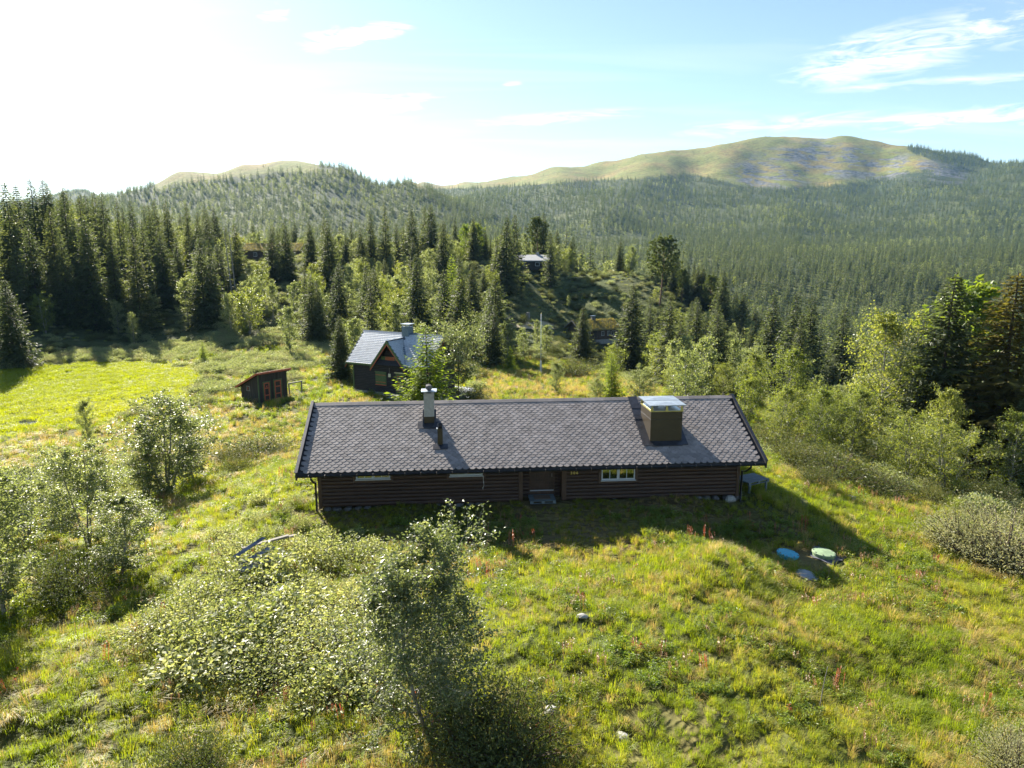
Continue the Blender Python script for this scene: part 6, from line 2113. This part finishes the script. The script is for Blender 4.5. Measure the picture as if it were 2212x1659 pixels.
BG = [blades('bog_tuft', 60, .40, .55, (.12, -.05), .030, 'boggrass', 621, .4), blades('bog_tuft', 60, .34, .60, (.2, .1), .030, 'boggrass', 622, .5)]
SB = [joined('scrub', bushy('scrub', .9, .9, 631, 30, 26, .15, 'scrubleaf', .45)), joined('scrub', bushy('scrub', .7, 1.1, 632, 30, 26, .15, 'scrubleaf', .45)),
      joined('scrub', bushy('scrub', .8, 1.0, 633, 30, 26, .14, 'willowleaf', .4))]


def polar_pts(r0, r1, dens_, amax=40):
    n = int(radians(2 * amax) / 2 * (r1 * r1 - r0 * r0) * dens_)
    r = np.sqrt(rgf.uniform(r0 * r0, r1 * r1, n)); a = rgf.uniform(-radians(amax), radians(amax), n)
    return r * np.sin(a), r * np.cos(a)


GX, GY, GS_ = [], [], []
for (r0, r1, dd, sc) in [(7, 14, 46, .62), (14, 20, 40, .70), (20, 28, 29, .82), (28, 40, 16, .95), (40, 62, 8.5, 1.10), (62, 112, 3.6, 1.45)]:
    a, b = polar_pts(r0, r1, dd)
    GX.append(a); GY.append(b); GS_.append(np.full(len(a), sc))
gx, gy, gs = map(np.concatenate, (GX, GY, GS_))
gzv = ground(gx, gy)
gpx, gpy = to_px(gx, gy, gzv)
# cabin local coordinates: nothing grows under it
ca, sa = cos(.08622), sin(.08622)
la = (gx + 8.348) * ca + (gy - 26.286) * sa
lb_ = -(gx + 8.348) * sa + (gy - 26.286) * ca
free = ~((la > .55) & (la < 18.2) & (lb_ > .72) & (lb_ < 7.0)) & ~((la > 8.9) & (la < 10.5) & (lb_ > .1) & (lb_ < 1.5))
ha = (gx - H2O[0]) * cos(H2Y) + (gy - H2O[1]) * sin(H2Y); hb = -(gx - H2O[0]) * sin(H2Y) + (gy - H2O[1]) * cos(H2Y)
free &= ~((ha > .3) & (ha < 9.6) & (hb > .2) & (hb < 5.8))
sa_ = (gx - SC0[0]) * d1[0] + (gy - SC0[1]) * d1[1]; sb_ = -(gx - SC0[0]) * d1[1] + (gy - SC0[1]) * d1[0]
free &= ~((sa_ > -.05) & (sa_ < 3.3) & (sb_ > -.05) & (sb_ < 2.9))
free &= ~inside([(948, 868), (950, 838), (985, 835), (1030, 838), (1028, 850), (1005, 868)], gpx, gpy)
for (qx, qy, qr) in [(1701, 1204, .55), (1778, 1207, .85), (1742, 1250, .40)]:
    q = on_ground(qx, qy)
    free &= (gx - q[0]) ** 2 + (gy - q[1]) ** 2 > qr ** 2
bogm = inside(BOG, gpx, gpy)
g1 = fbm(gx / 2.4, gy / 2.4, 141, 3)
worn = fbm(gx / 1.3, gy / 1.3, 151, 3) > .40            # bare, worn spots
trod = np.zeros(len(gx), bool)
tw = [on_ground(*q)[:2] for q in [(1172, 1110), (1195, 1215), (1265, 1330), (1335, 1420), (1420, 1520), (1480, 1600)]]
for q0, q1 in zip(tw[:-1], tw[1:]):
    dv = q1 - q0
    tq = np.clip(((gx - q0[0]) * dv[0] + (gy - q0[1]) * dv[1]) / (dv @ dv), 0, 1)
    trod |= np.hypot(gx - q0[0] - tq * dv[0], gy - q0[1] - tq * dv[1]) < .22 + .12 * fbm(gx / .8, gy / .8, 191, 2)
keep = free & ~bogm & ~(trod & (rgf.random(len(gx)) < .72)) & ~(worn & (rgf.random(len(gx)) < .45))
nn = keep.sum()
mown = smooth(.5, 1.5, lb_ + 3.0) * ((la > 7) & (lb_ < 1) & (lb_ > -3.2))
u = rgf.random(len(gx)); gold = inside([(-200, 925), (200, 930), (430, 880), (640, 868), (650, 1000), (400, 1010), (0, 1020), (-200, 1020)], gpx, gpy) | inside([(1030, 800), (1250, 805), (1430, 835), (1430, 880), (1030, 870)], gpx, gpy)
dry = np.clip(.15 + .55 * g1 + np.where(gold, .38, 0), .01, .8)
ix = np.where(u < dry, 4 + rgf.integers(0, 2, len(gx)), rgf.integers(0, 4, len(gx)))
sc = gs * rgf.uniform(.6, 1.25, len(gx)) * (1 + .5 * np.clip(fbm(gx / 1.8, gy / 1.8, 161, 2), -.4, .5))
sc = sc * np.where((lb_ > -2.6) & (lb_ < .8) & (la > -.3) & (la < 19.5), .55, 1.0)
o = scatter('meadow_grass', GR, np.stack([gx, gy, gzv], 1)[keep], rgf.normal(size=nn) * .9 - .5, sc[keep], ix[keep], tilt=.12)
tag(o, 'long green and straw coloured meadow grass')
# herbs in patches
hk = free & ~bogm & ~((lb_ > -.35) & (lb_ < .8) & (la > -.3) & (la < 19)) & (fbm(gx / 1.9, gy / 1.9, 171, 3) > .02) & (rgf.random(len(gx)) < .45)
nn = hk.sum()
u = rgf.random(len(gx))
hi = np.select([u < .34, u < .62, (u < .88) | (gs > 1.0), u < .915, u < .975], [0, 1, 2, 3, 4], 5)
o = scatter('meadow_herbs', HB, np.stack([gx, gy, gzv], 1)[hk], rgf.uniform(0, 6.28, nn), (gs * rgf.uniform(.6, 1.15, len(gx)))[hk], hi[hk], tilt=.1)
tag(o, 'low leafy herbs and reddish seed stalks in the meadow')
# bog sedge
bx_, by_ = polar_pts(58, 112, 5.0, 40)
bz_ = ground(bx_, by_)
q1, q2 = to_px(bx_, by_, bz_)
k = inside(BOG, q1, q2) & ~inside([(36, 912), (58, 905), (84, 908), (86, 917), (60, 920), (38, 918)], q1, q2)
nn = k.sum()
o = scatter('bog_sedge', BG, np.stack([bx_, by_, bz_], 1)[k], rgf.uniform(0, 6.28, nn), rgf.uniform(.7, 1.2, nn), rgf.integers(0, 2, nn), tilt=.05)
tag(o, 'even yellow-green sedge covering the bog')
# grey-green willow scrub round the bog and at the forest edge
bx_, by_ = polar_pts(62, 128, 1.25, 40)
bz_ = ground(bx_, by_)
q1, q2 = to_px(bx_, by_, bz_)
wt = fbm(bx_ / 6, by_ / 6, 181, 3)
zone = inside([(-300, 800), (90, 775), (300, 742), (430, 715), (600, 708), (700, 745), (740, 790), (650, 800), (520, 815), (440, 830), (430, 800), (330, 783), (200, 783), (0, 800)], q1, q2)
zone2 = inside([(440, 830), (520, 815), (650, 790), (640, 850), (500, 860), (330, 905), (250, 905), (400, 862)], q1, q2)
k = (zone & (wt > -.22)) | (zone2 & (wt > .12))
nn = k.sum()
o = scatter('willow_scrub', SB, np.stack([bx_, by_, bz_ - .05], 1)[k], rgf.uniform(0, 6.28, nn), rgf.uniform(.6, 1.15, nn), rgf.integers(0, 3, nn))
tag(o, 'knee-high grey-green willow scrub between the bog and the trees')
# undergrowth of the knoll and the woods
bx_, by_ = polar_pts(40, 225, .22, 41)
bz_ = ground(bx_, by_)
q1, q2 = to_px(bx_, by_, bz_)
k = ~inside(MEADOW, q1, q2) & ~inside(BOG, q1, q2)
nn = k.sum()
JN = [joined('low_juniper', K['juniper'][0]), joined('low_juniper', K['juniper'][1])]
o = scatter('undergrowth', SB + BG + JN, np.stack([bx_, by_, bz_ - .05], 1)[k], rgf.uniform(0, 6.28, nn), rgf.uniform(.5, 1.2, nn), rgf.integers(0, 7, nn))
tag(o, 'low scrub and grass under the trees')
print('TREES', len(PS), len(PB), len(left_over), 'grass', keep.sum(), 'herb', hk.sum())

# ================================================================== air
hz, ht = material('hill_haze')
vol = ht.n('ShaderNodeVolumePrincipled', {'Color': (0.30, 0.62, 1.0, 1.0), 'Density': 0.00005, 'Anisotropy': 0.0})
ht.n('ShaderNodeOutputMaterial', {'Volume': vol})
hb_ = MB().box((-6000, -2500, -75), (6000, 7000, 560)).build('haze', hz)
tag(hb_, kind='stuff')
